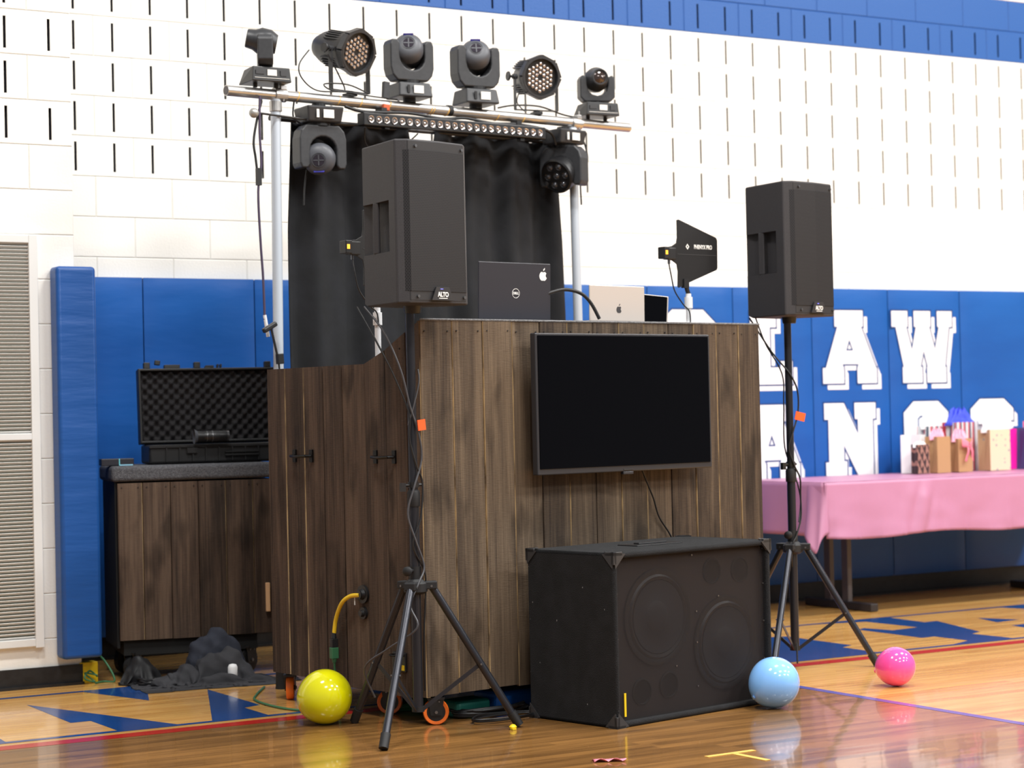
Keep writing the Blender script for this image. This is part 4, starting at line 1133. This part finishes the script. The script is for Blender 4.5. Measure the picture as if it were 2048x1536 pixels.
wire([(.150, 2.60, -.03), (.145, 2.45, -.03), (.150, 2.30, -.03), (.132, 2.18, -.03), (.138, 1.97, -.03), (.148, 1.80, -.03), (.152, 1.62, -.03)], .0055, 'long violet-black lead hanging down left of the left silver pole', 'cord_v')
wire([(.165, 2.58, -.02), (.14, 2.50, -.02), (.120, 2.40, -.02), (.128, 2.33, -.02), (.135, 2.27, -.02)], .0055, 'short black lead ending in a connector beside the left silver pole')
hk = B().box((0, 0, 0), (.020, .02, .075)).build('inline_connector', M['black'], None, tp(.137, 2.245, -.028), (0, 0, A0)); tag(hk, 'black inline plug on the lead left of the left silver pole', 'connector')
tag(B().lathe([(.0, -.022), (.012, -.019), (.020, -.009), (.022, 0), (.020, .009), (.012, .019), (0, .022)], 20, cap=False).build('ball_end', M['ball'], None, tp(.118, 2.523, -.03), smooth=80), 'small grey ball end sticking out left of the left silver pole', 'ball')
tag(B().cyl(tp(.14, 2.525, -.03), tp(.46, 2.512, -.03), .005, n=8).build('thin_rod', M['fix_dk']), 'thin black horizontal rod from the grey ball to the hanging light', 'rod')
ga = empty('clamp_arm', tp(.165, 1.58, -.06), A0, 'black T-headed clamp arm standing in front of the left silver pole', 'clamp')
B().box((-.004, 0, .008), (.075, .024, .022), T=Matrix.Rotation(rad(-28), 4, 'Y')).build('head', M['black'], ga, bevel=.006)
B().cyl((0, 0, 0), (.028, 0, -.115), .0055, n=8).build('rod', M['black'], ga)
B().box((.032, 0, -.135), (.030, .024, .046), T=Matrix.Rotation(rad(-4), 4, 'Y')).build('block', M['black'], ga, bevel=.003)
B().cyl((.036, 0, -.155), (.040, 0, -.20), .004, n=8).build('lower_rod', M['black'], ga)
tag(B().cyl(tp(.152, 1.64, -.03), tp(.168, 1.545, -.03), .008, n=10).build('white_tube', M['pvc']), 'short white tube end beside the left silver pole', 'tube')

# ------------------------------------------------------------------ side cabinet at the left
A2 = rad(-11.5)
CC = Vector((3.17, 8.9, 0))
cab = empty('side_cabinet', CC, A2, 'low plank-fronted cabinet with grey carpeted top at the left', 'cabinet')
cj = [0, .115, .243, .372, .502, .630, .735]
for i in range(6):
    w = cj[i+1]-cj[i]
    plank_mesh(w, .185+rp.uniform(-.004, .004), .905, .905, i in (0, 3, 4)).build('plank', [M['plank_side'], M['plank_raw']], cab, ((cj[i]+cj[i+1])/2, rp.uniform(-.002, .001), 0))
B().box((.365, .215, .545), (.735, .39, .72)).box((-.003, .215, .55), (.012, .39, .80)).build('body', M['blackbox'], cab)
B().box((.355, .205, .948), (.76, .42, .072)).build('carpeted_top', M['carpet_dk'], cab, bevel=.018, seg=4, smooth=50)
nb = B()
for i in range(6):
    for x in (cj[i]+.02, cj[i+1]-.02): nb.cyl((x, -.004, .885), (x, .004, .885), .003, n=6)
tag(nb.build('nails', M['nail'], cab), kind='stuff')
for x, y in ((.07, .06), (.60, .06), (.07, .36), (.60, .36)):
    cst = link_copy(fkm, 'caster', cab, (x, y, .060), (0, 0, rad(40)), (1.2, 1.2, 1.2))
    link_copy(hubm, 'hub', cst, (0, 0, 0)); B().lathe([(.036, -.014), (.05, -.010), (.05, .010), (.036, .014)], 24, T=Matrix.Rotation(PI/2, 4, 'X')).build('tyre', M['rubber'], cst)
B().box((.33, .2, .15), (.62, .36, .07)).build('bottom_frame', M['blackbox'], cab)
B().box((.688, -.010, .353), (.020, .016, .135)).build('pale_wood_strip', M['wood_new'], cab, bevel=.003)

# open hard case
ZC = .985
def cp(x, y, z=0):
    a = CC + Vector((cos(A2)*x-sin(A2)*y, sin(A2)*x+cos(A2)*y, z)); return a
case = empty('hard_case', cp(.148, .10, ZC), A2, 'open black hard case with egg-crate foam lid on the side cabinet', 'case')
Wc = .66
bs = B().box((Wc/2+.01, .14, .046), (Wc-.02, .25, .090)).build('lower_shell', M['case'], case, bevel=.012, seg=3, smooth=50)
rb = B()
for i in range(9): rb.box((.10+.062*i, .012, .046), (.006, .012, .070))
rb.box((Wc/2, .012, .082), (Wc-.04, .012, .010)).box((.22, .008, .062), (.05, .016, .025)).box((.455, .006, .038), (.16, .012, .008)).box((.455, .006, .052), (.16, .012, .006))
rb.build('ribs', M['case'], bs)
lid = empty('x', (0, 0, 0)); bpy.data.objects.remove(lid)
Tl = Matrix.Translation((0, .17, .095)) @ Matrix.Rotation(rad(-6), 4, 'X')
ls = B().box((Wc/2, .035, .178), (Wc, .012, .352), T=Tl)
for x in (.006, Wc-.006): ls.box((x, 0.005, .178), (.012, .070, .352), T=Tl)
for z in (.006, .350): ls.box((Wc/2, .005, z), (Wc, .070, .012), T=Tl)
lo = ls.build('lid', M['case'], case, bevel=.004)
def foam(u, v_):
    x = .014+(Wc-.028)*u; z = .014+.328*v_
    h = .013*math.sin(x*2*PI/.050+.6)*math.sin(z*2*PI/.050)
    return (x, -.004+h*1.1, z)
tag(B().grid(foam, 150, 78, T=Tl).build('foam_lining', M['foam'], lo, smooth=80), kind='stuff')
for x in (.045, .285, .66*.92+.02):
    B().box((x, .0, .372), (.030, .030, .030), T=Tl).box((x-.004, -.006, .395), (.026, .022, .022), T=Tl @ Matrix.Rotation(rad(8), 4, 'Y')).build('latch', M['case'], lo, bevel=.003)
B().box((.165, .0, .366), (.075, .03, .018), T=Tl).box((.345, .0, .364), (.04, .03, .012), T=Tl).box((.385, 0, .368), (.008, .03, .016), T=Tl).box((.40, 0, .368), (.008, .03, .016), T=Tl).build('lid_hardware', M['case'], lo, bevel=.002)
le = empty('camera_lens', cp(.385, .085, ZC+.100), A2, 'black ribbed camera lens lying on the edge of the open case', 'lens')
Tz = TR((0, 0, .026)) @ Matrix.Rotation(PI/2, 4, 'Y')
B().lathe([(.0, .0), (.026, 0), (.027, .01), (.024, .03), (.024, .045), (.026, .05), (.026, .145), (.024, .150), (.0, .150)], 28, T=Tz).build('barrel', M['fix_dk'], le, smooth=40)
for pr in ([(.0268, .072), (.0268, .0755)], [(.0258, .046), (.0258, .049)], [(.0264, .142), (.0247, .152), (.02, .153)]): B().lathe(pr, 28, T=Tz).build('silver_ring', M['screw'], le, smooth=40)
for x in (.055, .062, .088, .095, .102): B().lathe([(.0266, x), (.0270, x+.001), (.0266, x+.003)], 28, T=Tz).build('grip_ring', M['rubber'], le)
B().lathe([(.030, -.008), (.036, -.012), (.026, .004)], 28, T=Tz, cap=False).build('lens_hood', M['fix_lt'], le)
ph = empty('small_box', cp(-.035, .07, ZC), A2, 'flat dark box with a cyan stripe at the left end of the side cabinet top', 'box')
B().box((.05, .04, .017), (.15, .08, .032)).build('box_body', M['lap_bk'], ph, bevel=.003)
B().box((.058, -.0008, .017), (.004, .002, .032)).build('cyan_stripe', M['cyan'], ph)
B().box((.09, -.0008, .003), (.060, .002, .005)).build('blue_edge', M['ltblue'], ph)

# ------------------------------------------------------------------ clothes heap and clutter on the floor
import numpy as np
def cloth_sheet(name, c, size, foot, rz, seed, m, label, cat, bumps, nx=64, ny=46, h0=.16, steps=120, jag=.03):
    """small position-based cloth drop: a sheet of rest size `size`, squeezed to `foot`, falls on ellipsoid bumps and the floor"""
    rs = np.random.RandomState(seed)
    U, V = np.meshgrid(np.linspace(-.5, .5, nx), np.linspace(-.5, .5, ny), indexing='ij')
    P = np.zeros((nx, ny, 3))
    P[..., 0] = U*foot[0]; P[..., 1] = V*foot[1]
    zz = np.zeros((nx, ny))
    for k in range(9):
        a_, f_ = rs.uniform(0, PI), rs.uniform(9, 34)
        zz += np.sin((P[..., 0]*math.cos(a_)+P[..., 1]*math.sin(a_))*f_+rs.uniform(0, 6))*jag/3
    P[..., 2] = h0+zz
    lx, ly = size[0]/(nx-1), size[1]/(ny-1); ld = math.hypot(lx, ly)
    Q = P.copy()
    def con(A, B_, L, st):
        d = B_-A
        n_ = np.sqrt((d*d).sum(-1, keepdims=True))+1e-9
        d *= (n_-L)/n_*(.5*st)
        A += d; B_ -= d
    for it in range(steps):
        vel = (P-Q)*.93
        Q = P.copy()
        P = P+vel; P[..., 2] -= .0011
        for j in range(5):
            for o_ in (0, 1):
                A = P[o_:-1:2]; B_ = P[o_+1::2]; n = min(len(A), len(B_)); con(A[:n], B_[:n], lx, 1)
                A = P[:, o_:-1:2]; B_ = P[:, o_+1::2]; n = min(A.shape[1], B_.shape[1]); con(A[:, :n], B_[:, :n], ly, 1)
            con(P[:-1:2, :-1], P[1::2, 1:], ld, .5)
            con(P[2::2, :-1], P[1:-1:2, 1:], ld, .5)
            for (L_, ax) in ((3*lx, 0), (3*ly, 1)):
                for o_ in range(0, 6, 3):
                    if ax == 0: con(P[o_:-3:6], P[o_+3::6][:len(P[o_:-3:6])], L_, .12)
                    else:
                        k_ = P[:, o_:-3:6].shape[1]; con(P[:, o_:-3:6], P[:, o_+3::6][:, :k_], L_, .12)
        for bx, by, bz, ax_, ay_, az_ in bumps:
            D = (P-np.array([bx, by, bz]))/np.array([ax_, ay_, az_])
            lump = 1+.11*np.sin(P[..., :1]*70+seed)*np.sin(P[..., 1:2]*85+bx*50)+.10*np.sin(P[..., 2:3]*90+P[..., :1]*60)
            r_ = np.sqrt((D*D).sum(-1, keepdims=True))/lump+1e-9
            ins = r_ < 1
            P = np.where(ins, np.array([bx, by, bz])+D/r_*np.array([ax_, ay_, az_]), P)
            Q = np.where(ins, Q*.3+P*.7, Q)
        low = P[..., 2] < .004
        P[..., 2] = np.maximum(P[..., 2], .004)
        Q[low] = Q[low]*.2+P[low]*.8
    b = B()
    b.add([tuple(p) for p in P.reshape(-1, 3)], [(i*ny+j, (i+1)*ny+j, (i+1)*ny+j+1, i*ny+j+1) for i in range(nx-1) for j in range(ny-1)])
    o = b.build(name, m, None, c, (0, 0, rz), smooth=180, solid=.004)
    sd = o.modifiers.new('sub', 'SUBSURF'); sd.levels = 1; sd.render_levels = 1
    return tag(o, label, cat)
cloth_sheet('jacket', (3.455, 8.575, 0), (.92, .60), (.56, .30), rad(-6), 3, M['jacket'], 'charcoal jacket crumpled on the floor in front of the side cabinet', 'jacket',
            [(.11, .05, .03, .08, .07, .115), (.02, .05, .02, .07, .06, .105), (-.08, .03, .01, .07, .055, .08), (-.18, .02, .0, .06, .05, .05), (.19, .02, .0, .05, .06, .075), (.05, -.06, .0, .12, .03, .05)], 84, 58, .20, jag=.05)
cloth_sheet('sleeve_cloth', (3.70, 8.50, 0), (.36, .20), (.27, .10), rad(-14), 8, M['jacket'], 'black sleeve end lying flat beside the booth wing caster', 'cloth', [(-.03, 0, 0, .07, .03, .03)], 36, 24, .05, 80, .02)
cloth_sheet('bundled_cloth', (3.535, 8.675, .0), (.66, .60), (.27, .20), rad(5), 5, M['jacket_n'], 'dark navy cloth bundle piled behind the charcoal jacket', 'cloth', [(-.055, .01, .08, .07, .06, .12), (.035, .02, .11, .075, .06, .125), (.09, 0, .07, .045, .05, .12)], 60, 54, .32, jag=.05)
cloth_sheet('black_bag', (3.225, 8.775, 0), (.36, .34), (.17, .13), rad(0), 12, M['rubber'], 'black bag of tangled leads beside the corner pad', 'bag', [(0, 0, .0, .075, .05, .13)], 36, 34, .17, 100)
r2 = random.Random(5)
def coil(c, r, n, label, m, th=.006, z=.006, name='coiled_cable', jit=.03, ell=1.0, rz=0):
    pts = []
    for i in range(n*9):
        a = 2*PI*i/9
        rr = r*(1+r2.uniform(-jit, jit)*3)
        x, y = rr*cos(a), rr*sin(a)*ell
        pts.append((c[0]+x*cos(rz)-y*sin(rz), c[1]+x*sin(rz)+y*cos(rz), z+th*.5+.004*(i/9)*r2.uniform(.5, 1.3)))
    return tag(B().tube(pts, th, n=6, sub=4).build(name, M[m], smooth=60), label, 'cable')
coil((3.24, 8.70), .055, 5, 'small coil of black cable beside the bag under the side cabinet', 'cable')
coil((4.00, 6.98), .17, 7, 'large coil of black cable on the floor under the booth front', 'cable', .0065, ell=.55, rz=A0)
coil((3.98, 6.80), .16, 3, 'loose black cable loops spilling out in front of the booth casters', 'cable', .004, ell=.4, rz=A0)
coil((3.80, 7.30), .11, 4, 'bundle of green cable under the booth front', 'cord_g', .012, ell=.6, rz=A0)
cable('green_wire', [(3.065, 9.10, .14), (3.10, 8.99, .12), (3.13, 8.93, .06), (3.14, 8.90, .006), (3.10, 8.93, .005), (3.05, 8.90, .005)], .005, M['cord_g'], 'green cord curving down beside the corner pad')
cable('green_wire', [(3.07, 8.93, .03), (3.03, 8.92, .06), (3.00, 8.90, .03), (3.05, 8.91, .01), (3.01, 8.93, .05), (3.06, 8.90, .04)], .004, M['cord_g'], 'tangled green cord before the yellow block at the pilaster foot')
tag(B().box((0, 0, .048), (.085, .06, .095)).build('yellow_block', M['tape_y'], None, (3.04, 8.985, 0), bevel=.004), 'yellow block on the floor under the corner pad', 'box')
tag(B().lathe([(.018, 0), (.022, .01), (.022, .05), (.016, .062), (0, .066)], 16).build('bottle_cap', M['paper_w'], None, (3.565, 8.53, .02), smooth=50), 'small white bottle cap poking out of the crumpled jacket', 'bottle cap')
cable('green_extension_cord', [(3.60, 8.26, .006), (3.55, 8.18, .006), (3.46, 8.03, .006), (3.40, 7.90, .006), (3.385, 7.70, .006), (3.41, 7.54, .006), (3.47, 7.46, .006), (3.53, 7.43, .006), (3.56, 7.42, .03), (3.55, 7.40, .10), (3.53, 7.39, .16), (3.525, 7.385, .205)], .0048, M['cord_g'], 'green extension cord looping on the floor behind the yellow balloon')
cn = empty('cord_connector', (3.525, 7.385, .20), 0, 'green and black cord connector hanging on the booth wing', 'connector')
B().cyl((0, 0, 0), (0, 0, .018), .007, .012, n=10).box((0, 0, .040), (.030, .026, .045)).build('green_half', M['cord_g'], cn, bevel=.004)
B().box((.0, 0, .080), (.028, .024, .036)).cyl((0, 0, .097), (.002, 0, .125), .012, .008, n=10).build('black_half', M['black'], cn, bevel=.003)
pI = bp_(-.022, .405, .483)
cable('yellow_power_cord', [(3.527, 7.385, .32), (3.530, 7.375, .37), (3.53, 7.34, .42), (3.532, 7.30, .455), (3.545, 7.262, .475), (pI.x, pI.y, pI.z-.002)], .0085, M['cord_y'], 'short yellow power cord arching from the booth wing inlet', n=12)
tag(B().cyl((pI.x-.004, pI.y, pI.z), (pI.x+.03, pI.y+.004, pI.z), .017, n=14).build('power_plug', M['black'], smooth=40), 'black plug at the end of the yellow cord in the booth wing', 'plug')
tag(B().box((0, 0, .0), (.004, .003, .03)).build('white_tie', M['white'], None, (3.553, 7.245, .455)), 'tiny white cable tie hanging from the yellow cord', 'tie')

tag(B().box((0, 0, .042), (.27, .16, .084)).build('blue_folded_mat', M['vinyl'], None, bp_(.53, .15, 0), (0, 0, A0), bevel=.02, seg=3), 'folded blue vinyl mat lying under the booth beside the bass cabinet', 'mat')
tag(B().box((0, 0, .033), (.17, .12, .066)).build('green_pouch', mat('pouch_teal', (14, 104, 92), .6), None, bp_(.29, .14, 0), (0, 0, A0), bevel=.018, seg=3), 'teal green pouch under the booth behind the black cable coil', 'pouch')
# scraps and tape on the floor
tag(B().lathe([(.0, 0), (.012, .002), (.015, .010), (.008, .018), (.0, .020)], 10, cap=False).box((-.006, -.012, .004), (.016, .02, .006)).build('yellow_scrap', M['tape_y'], None, (3.868, 6.565, 0), smooth=50), 'tiny yellow balloon scrap beside the right front foot of the left stand', 'scrap')
def scr(u, v_):
    return (-.055+.11*u, -.03+.06*v_*(1-.4*u), .002+.012*abs(math.sin(u*7+v_*3))*(1-v_))
tag(B().grid(scr, 16, 6).build('pink_scrap', M['ribbon'], None, (3.775, 5.77, 0), (0, 0, rad(-25)), smooth=70, solid=.001), 'pink paper scrap on the dark floor near the front', 'scrap')
def tape(p0, p1, w, label):
    p0, p1 = Vector((*p0, 0)), Vector((*p1, 0)); d = (p1-p0)
    tag(B().box((d.length/2, 0, .0012), (d.length, w, .0014)).build('tape_mark', M['tape_c'], None, p0, (0, 0, math.atan2(d.y, d.x))), label, 'tape')
tape((4.078, 5.627), (4.285, 5.633), .024, 'cream tape strip running left to right on the dark floor')
tape((4.19, 5.615), (4.200, 5.445), .024, 'cream tape strip forming the stem below the other strip')

# ------------------------------------------------------------------ balloons
def balloon(x, y, r, m, label, tilt=(0, 0), knot=(.3, -.2)):
    g = empty('balloon', (x, y, r*1.0), 0, label, 'balloon')
    prof = []
    for i in range(25):
        t_ = PI*i/24
        z = -cos(t_); rr = sin(t_)
        if z < 0: rr *= 1-.10*(-z)**1.5; z *= 1.07
        prof.append((max(rr, 0)*r, z*r))
    d = Vector((-knot[0], -knot[1], max(.05, 1-abs(knot[0])-abs(knot[1]))))
    q_ = d.to_track_quat('Z', 'Y')
    bd = B().lathe(prof, 40, cap=False).build('skin', m, g, smooth=180)
    bd.rotation_euler = q_.to_euler()
    kn = B().lathe([(.0, -r*1.04), (.010, -r*1.07), (.006, -r*1.09), (.009, -r*1.12), (.0, -r*1.13)], 12, cap=False).build('knot', m, g, smooth=60)
    kn.rotation_euler = q_.to_euler()
    return g
balloon(3.362, 7.135, .1065, M['b_yel'], 'yellow balloon on the floor beside the left tripod stand', knot=(-.35, .45))
balloon(4.957, 6.375, .1010, M['b_blue'], 'light blue balloon on the floor at the bass cabinet corner', knot=(-.62, .05))
balloon(5.735, 6.545, .0830, M['b_pink'], 'pink balloon on the floor by the right tripod stand foot', knot=(-.35, .5))

# ------------------------------------------------------------------ gift table
TX0, TX1, TY0, TY1, TZ = 7.28, 9.76, 8.87, 9.66, .760
tb = empty('folding_table', ((TX0+TX1)/2, (TY0+TY1)/2, 0), 0, 'long folding table with grey legs under a pink cover, along the mats', 'table')
hx, hy = (TX1-TX0)/2, (TY1-TY0)/2
B().box((0, 0, TZ-.018), (2*hx-.01, 2*hy-.01, .028)).build('tabletop', M['tabletop'], tb)
for x in (7.71, 9.38):
    lx = x-(TX0+TX1)/2
    B().box((lx, .0, .025), (.055, .60, .045)).build('foot_bar', M['foot_dk'], tb, bevel=.005)
    for y in (-.06, .10):
        B().box((lx, y, .39), (.032, .055, .69)).build('leg', M['leg_grey'], tb, bevel=.003)
# cover
def cover():
    b = B()
    x0, x1, y0, y1 = TX0-.006, TX1+.006, TY0-.006, TY1+.006
    z = TZ+.001
    b.grid(lambda u, v_: (x0+(x1-x0)*u, y0+(y1-y0)*v_, z+.0015*noise.noise(Vector((u*30, v_*9, 0)))), 60, 12)
    def pleat(x):
        f_ = x % .165/.165
        return .009*math.exp(-((f_-.5)/.045)**2) + .010*math.sin(x*5.1)*.6 + .004*math.sin(x*2*PI/.33)
    def front(u, v_):
        x = x0+(x1-x0)*u
        d = .315+.010*math.sin(x*6)
        y = y0-.006-.020*v_ - v_*(pleat(x)+.012*math.sin(x*17+1)*v_)
        # crumpled patch in the middle of the front
        c_ = math.exp(-((x-7.98)/.10)**2)
        y -= c_*.022*abs(math.sin((x-7.98)*24+v_*2.6))*min(1, v_*3)
        y += .006*noise.noise(Vector((x*7, v_*4, 2)))*v_
        return (x, y, z-.002-d*v_)
    b.grid(front, 160, 18)
    b.grid(lambda u, v_: (x0+(x1-x0)*(1-u), y1+.004+.012*v_, z-.002-.30*v_), 40, 6)
    def left(u, v_):
        y = y1-(y1-y0)*u
        return (x0-.004-.018*v_-.006*math.sin(y*19)*v_, y, z-.002-.30*v_)
    b.grid(left, 40, 12)
    b.grid(lambda u, v_: (x1+.004+.018*v_, y0+(y1-y0)*u, z-.002-.30*v_), 20, 6)
    # corner flare hanging lower
    def flare(u, v_):
        a = u
        px = (x0-.004-.018*v_)*(1-a)+(x0+.012)*a; py = (y0+.14)*(1-a)+(y0-.012-.02*v_)*a
        out = math.sin(PI*a)
        px -= .105*out*v_ + .014*math.sin(a*9)*v_; py -= .070*out*v_
        zz = z-.002-(.285+.105*math.sin(PI*min(1, a**1.3*1.02))**2)*v_
        return (px, py, zz)
    b.grid(flare, 24, 16)
    return b
tag(cover().build('table_cover', M['pink_cloth'], None, smooth=60, solid=.0012), 'pink plastic cover draped over the long gift table', 'table cover')

# ------------------------------------------------------------------ gift bags
TZ2 = TZ+.0045
def gbag(x, y, w, d, h, ms, label, tissue=None, th=.05, handles=None, rz=0, front=None, gussetm=None, seed=1, slim=0):
    g = empty('gift_bag', (x, y, TZ2), rz, label, 'gift bag')
    b = B()
    hw, hd = w/2, d/2
    t_ = .0015
    ring = [(-hw, -hd), (hw, -hd), (hw, hd), (-hw, hd)]
    top = [(-hw+.002, -hd+slim), (hw-.002, -hd+slim), (hw-.002, hd-slim), (-hw+.002, hd-slim)]
    n = 4
    # walls: outside, with the side gusset folded inward towards the top
    o = [(-hw, -hd, 0), (hw, -hd, 0), (hw, 0, 0), (hw, hd, 0), (-hw, hd, 0), (-hw, 0, 0)]
    gi = d*.18
    u_ = [(-hw, -hd+slim, h), (hw, -hd+slim, h), (hw-gi, 0, h), (hw, hd-slim, h), (-hw, hd-slim, h), (-hw+gi, 0, h)]
    b.add(o+u_, [(0, 1, 7, 6), (3, 4, 10, 9), (5, 4, 3, 2, 1, 0)])
    b.add(o+u_, [(1, 2, 8, 7), (2, 3, 9, 8), (4, 5, 11, 10), (5, 0, 6, 11)], 1)
    b.build('paper_body', [ms, gussetm or ms], g, solid=t_)
    if tissue:
        rr = random.Random(seed)
        for k in range(3):
            cx_ = (-.3+.3*k)*w
            def fn(u, v_, cx_=cx_, k=k):
                a = 2*PI*u
                e = 1+.35*noise.noise(Vector((cos(a)*1.6, sin(a)*1.6, seed+k)))
                e *= 1+.5*noise.noise(Vector((a*2, v_*4, seed*1.7)))
                r_ = (.27*w*(1-v_**3)*e)
                return (cx_*(1-v_*.3)+r_*cos(a), min(hd*1.3, r_*.55)*sin(a)*.8, h-.02+(th+.02)*v_*(1+.25*math.sin(a*3+k)*(v_ > .3)))
            B().grid(fn, 20, 8).build('tissue_paper', tissue, g, smooth=50)
    if handles:
        for s in (-1, 1):
            B().tube([(-w*.22, s*(hd-.004), h-.02), (-w*.20, s*(hd+.004), h+.05), (0, s*(hd+.006), h+.09), (w*.20, s*(hd+.004), h+.05), (w*.22, s*(hd-.004), h-.02)], .0035, n=6).build('handle', handles, g, smooth=60)
    return g
gbag(8.53, 9.52, .20, .12, .235, M['paper_w'], 'plain white gift bag behind the small brown patterned bag', None, handles=None, rz=rad(38))
gbag(8.44, 9.36, .098, .055, .178, M['damask'], 'small brown damask patterned bag at the left of the row', M['t_white'], .012, rz=rad(0), seed=3)
gbag(8.605, 9.385, .112, .105, .222, M['kraft'], 'brown kraft bag with pale pink tissue, left of the two', M['t_pink'], .040, rz=rad(2), seed=4)
gbag(8.785, 9.385, .112, .105, .205, M['kraft'], 'brown kraft bag with pink ribbon bow, right of the two', M['t_pink'], .05, rz=rad(-2), seed=8)
bow = empty('ribbon_bow', (8.80, 9.322, TZ2+.165), rad(18), 'pink ribbon bow with hanging tails on the kraft bag', 'ribbon')
for s in (-1, 1):
    B().grid(lambda u, v_, s=s: (s*(.006+.055*math.sin(PI*u)), -.012*cos(2*PI*u)*.8, .0+.030*(v_-.5)*(1+math.sin(PI*u))+.018*math.sin(PI*u)), 14, 3).build('loop', M['ribbon'], bow, smooth=60, solid=.001)
    B().grid(lambda u, v_, s=s: (s*.012+(s*.030+.01)*u+.026*(v_-.5), -.006-.006*math.sin(u*5), -.10*u-.004*abs(v_-.5)), 10, 2).build('tail', M['ribbon'], bow, smooth=60, solid=.001)
gbag(8.925, 9.53, .23, .10, .305, M['stripes'], 'tall striped bag with bright blue tissue behind the kraft bags', M['t_blue'], .075, rz=rad(12), seed=11)
gbag(8.69, 9.55, .14, .08, .285, M['stripes'], 'striped bag with white tissue behind the left kraft bag', M['t_white'], .07, rz=rad(10), seed=14)
gbag(9.075, 9.385, .175, .105, .255, M['kraft_sp'], 'cream dotted paper bag with white tissue in the row middle', M['t_white'], .09, rz=rad(1), gussetm=M['kraft_sp2'], seed=6)
gbag(9.26, 9.46, .13, .08, .255, M['magenta'], 'bright magenta bag right of the dotted paper bag', M['t_white'], .05, rz=rad(15), seed=9)
gbag(9.335, 9.42, .04, .10, .26, M['navy'], 'narrow navy bag between magenta and light blue bags', None, rz=rad(20))
gbag(9.455, 9.40, .17, .10, .30, M['ltblue'], 'light blue bag with pink handles at the far right', None, handles=M['ribbon'], rz=rad(20), gussetm=M['pinkp'])
gbag(9.22, 9.58, .18, .09, .31, M['paper_w'], 'tall white bag with looped handles behind the dotted bag', M['t_white'], .04, handles=M['paper_w'], rz=rad(10), seed=17)
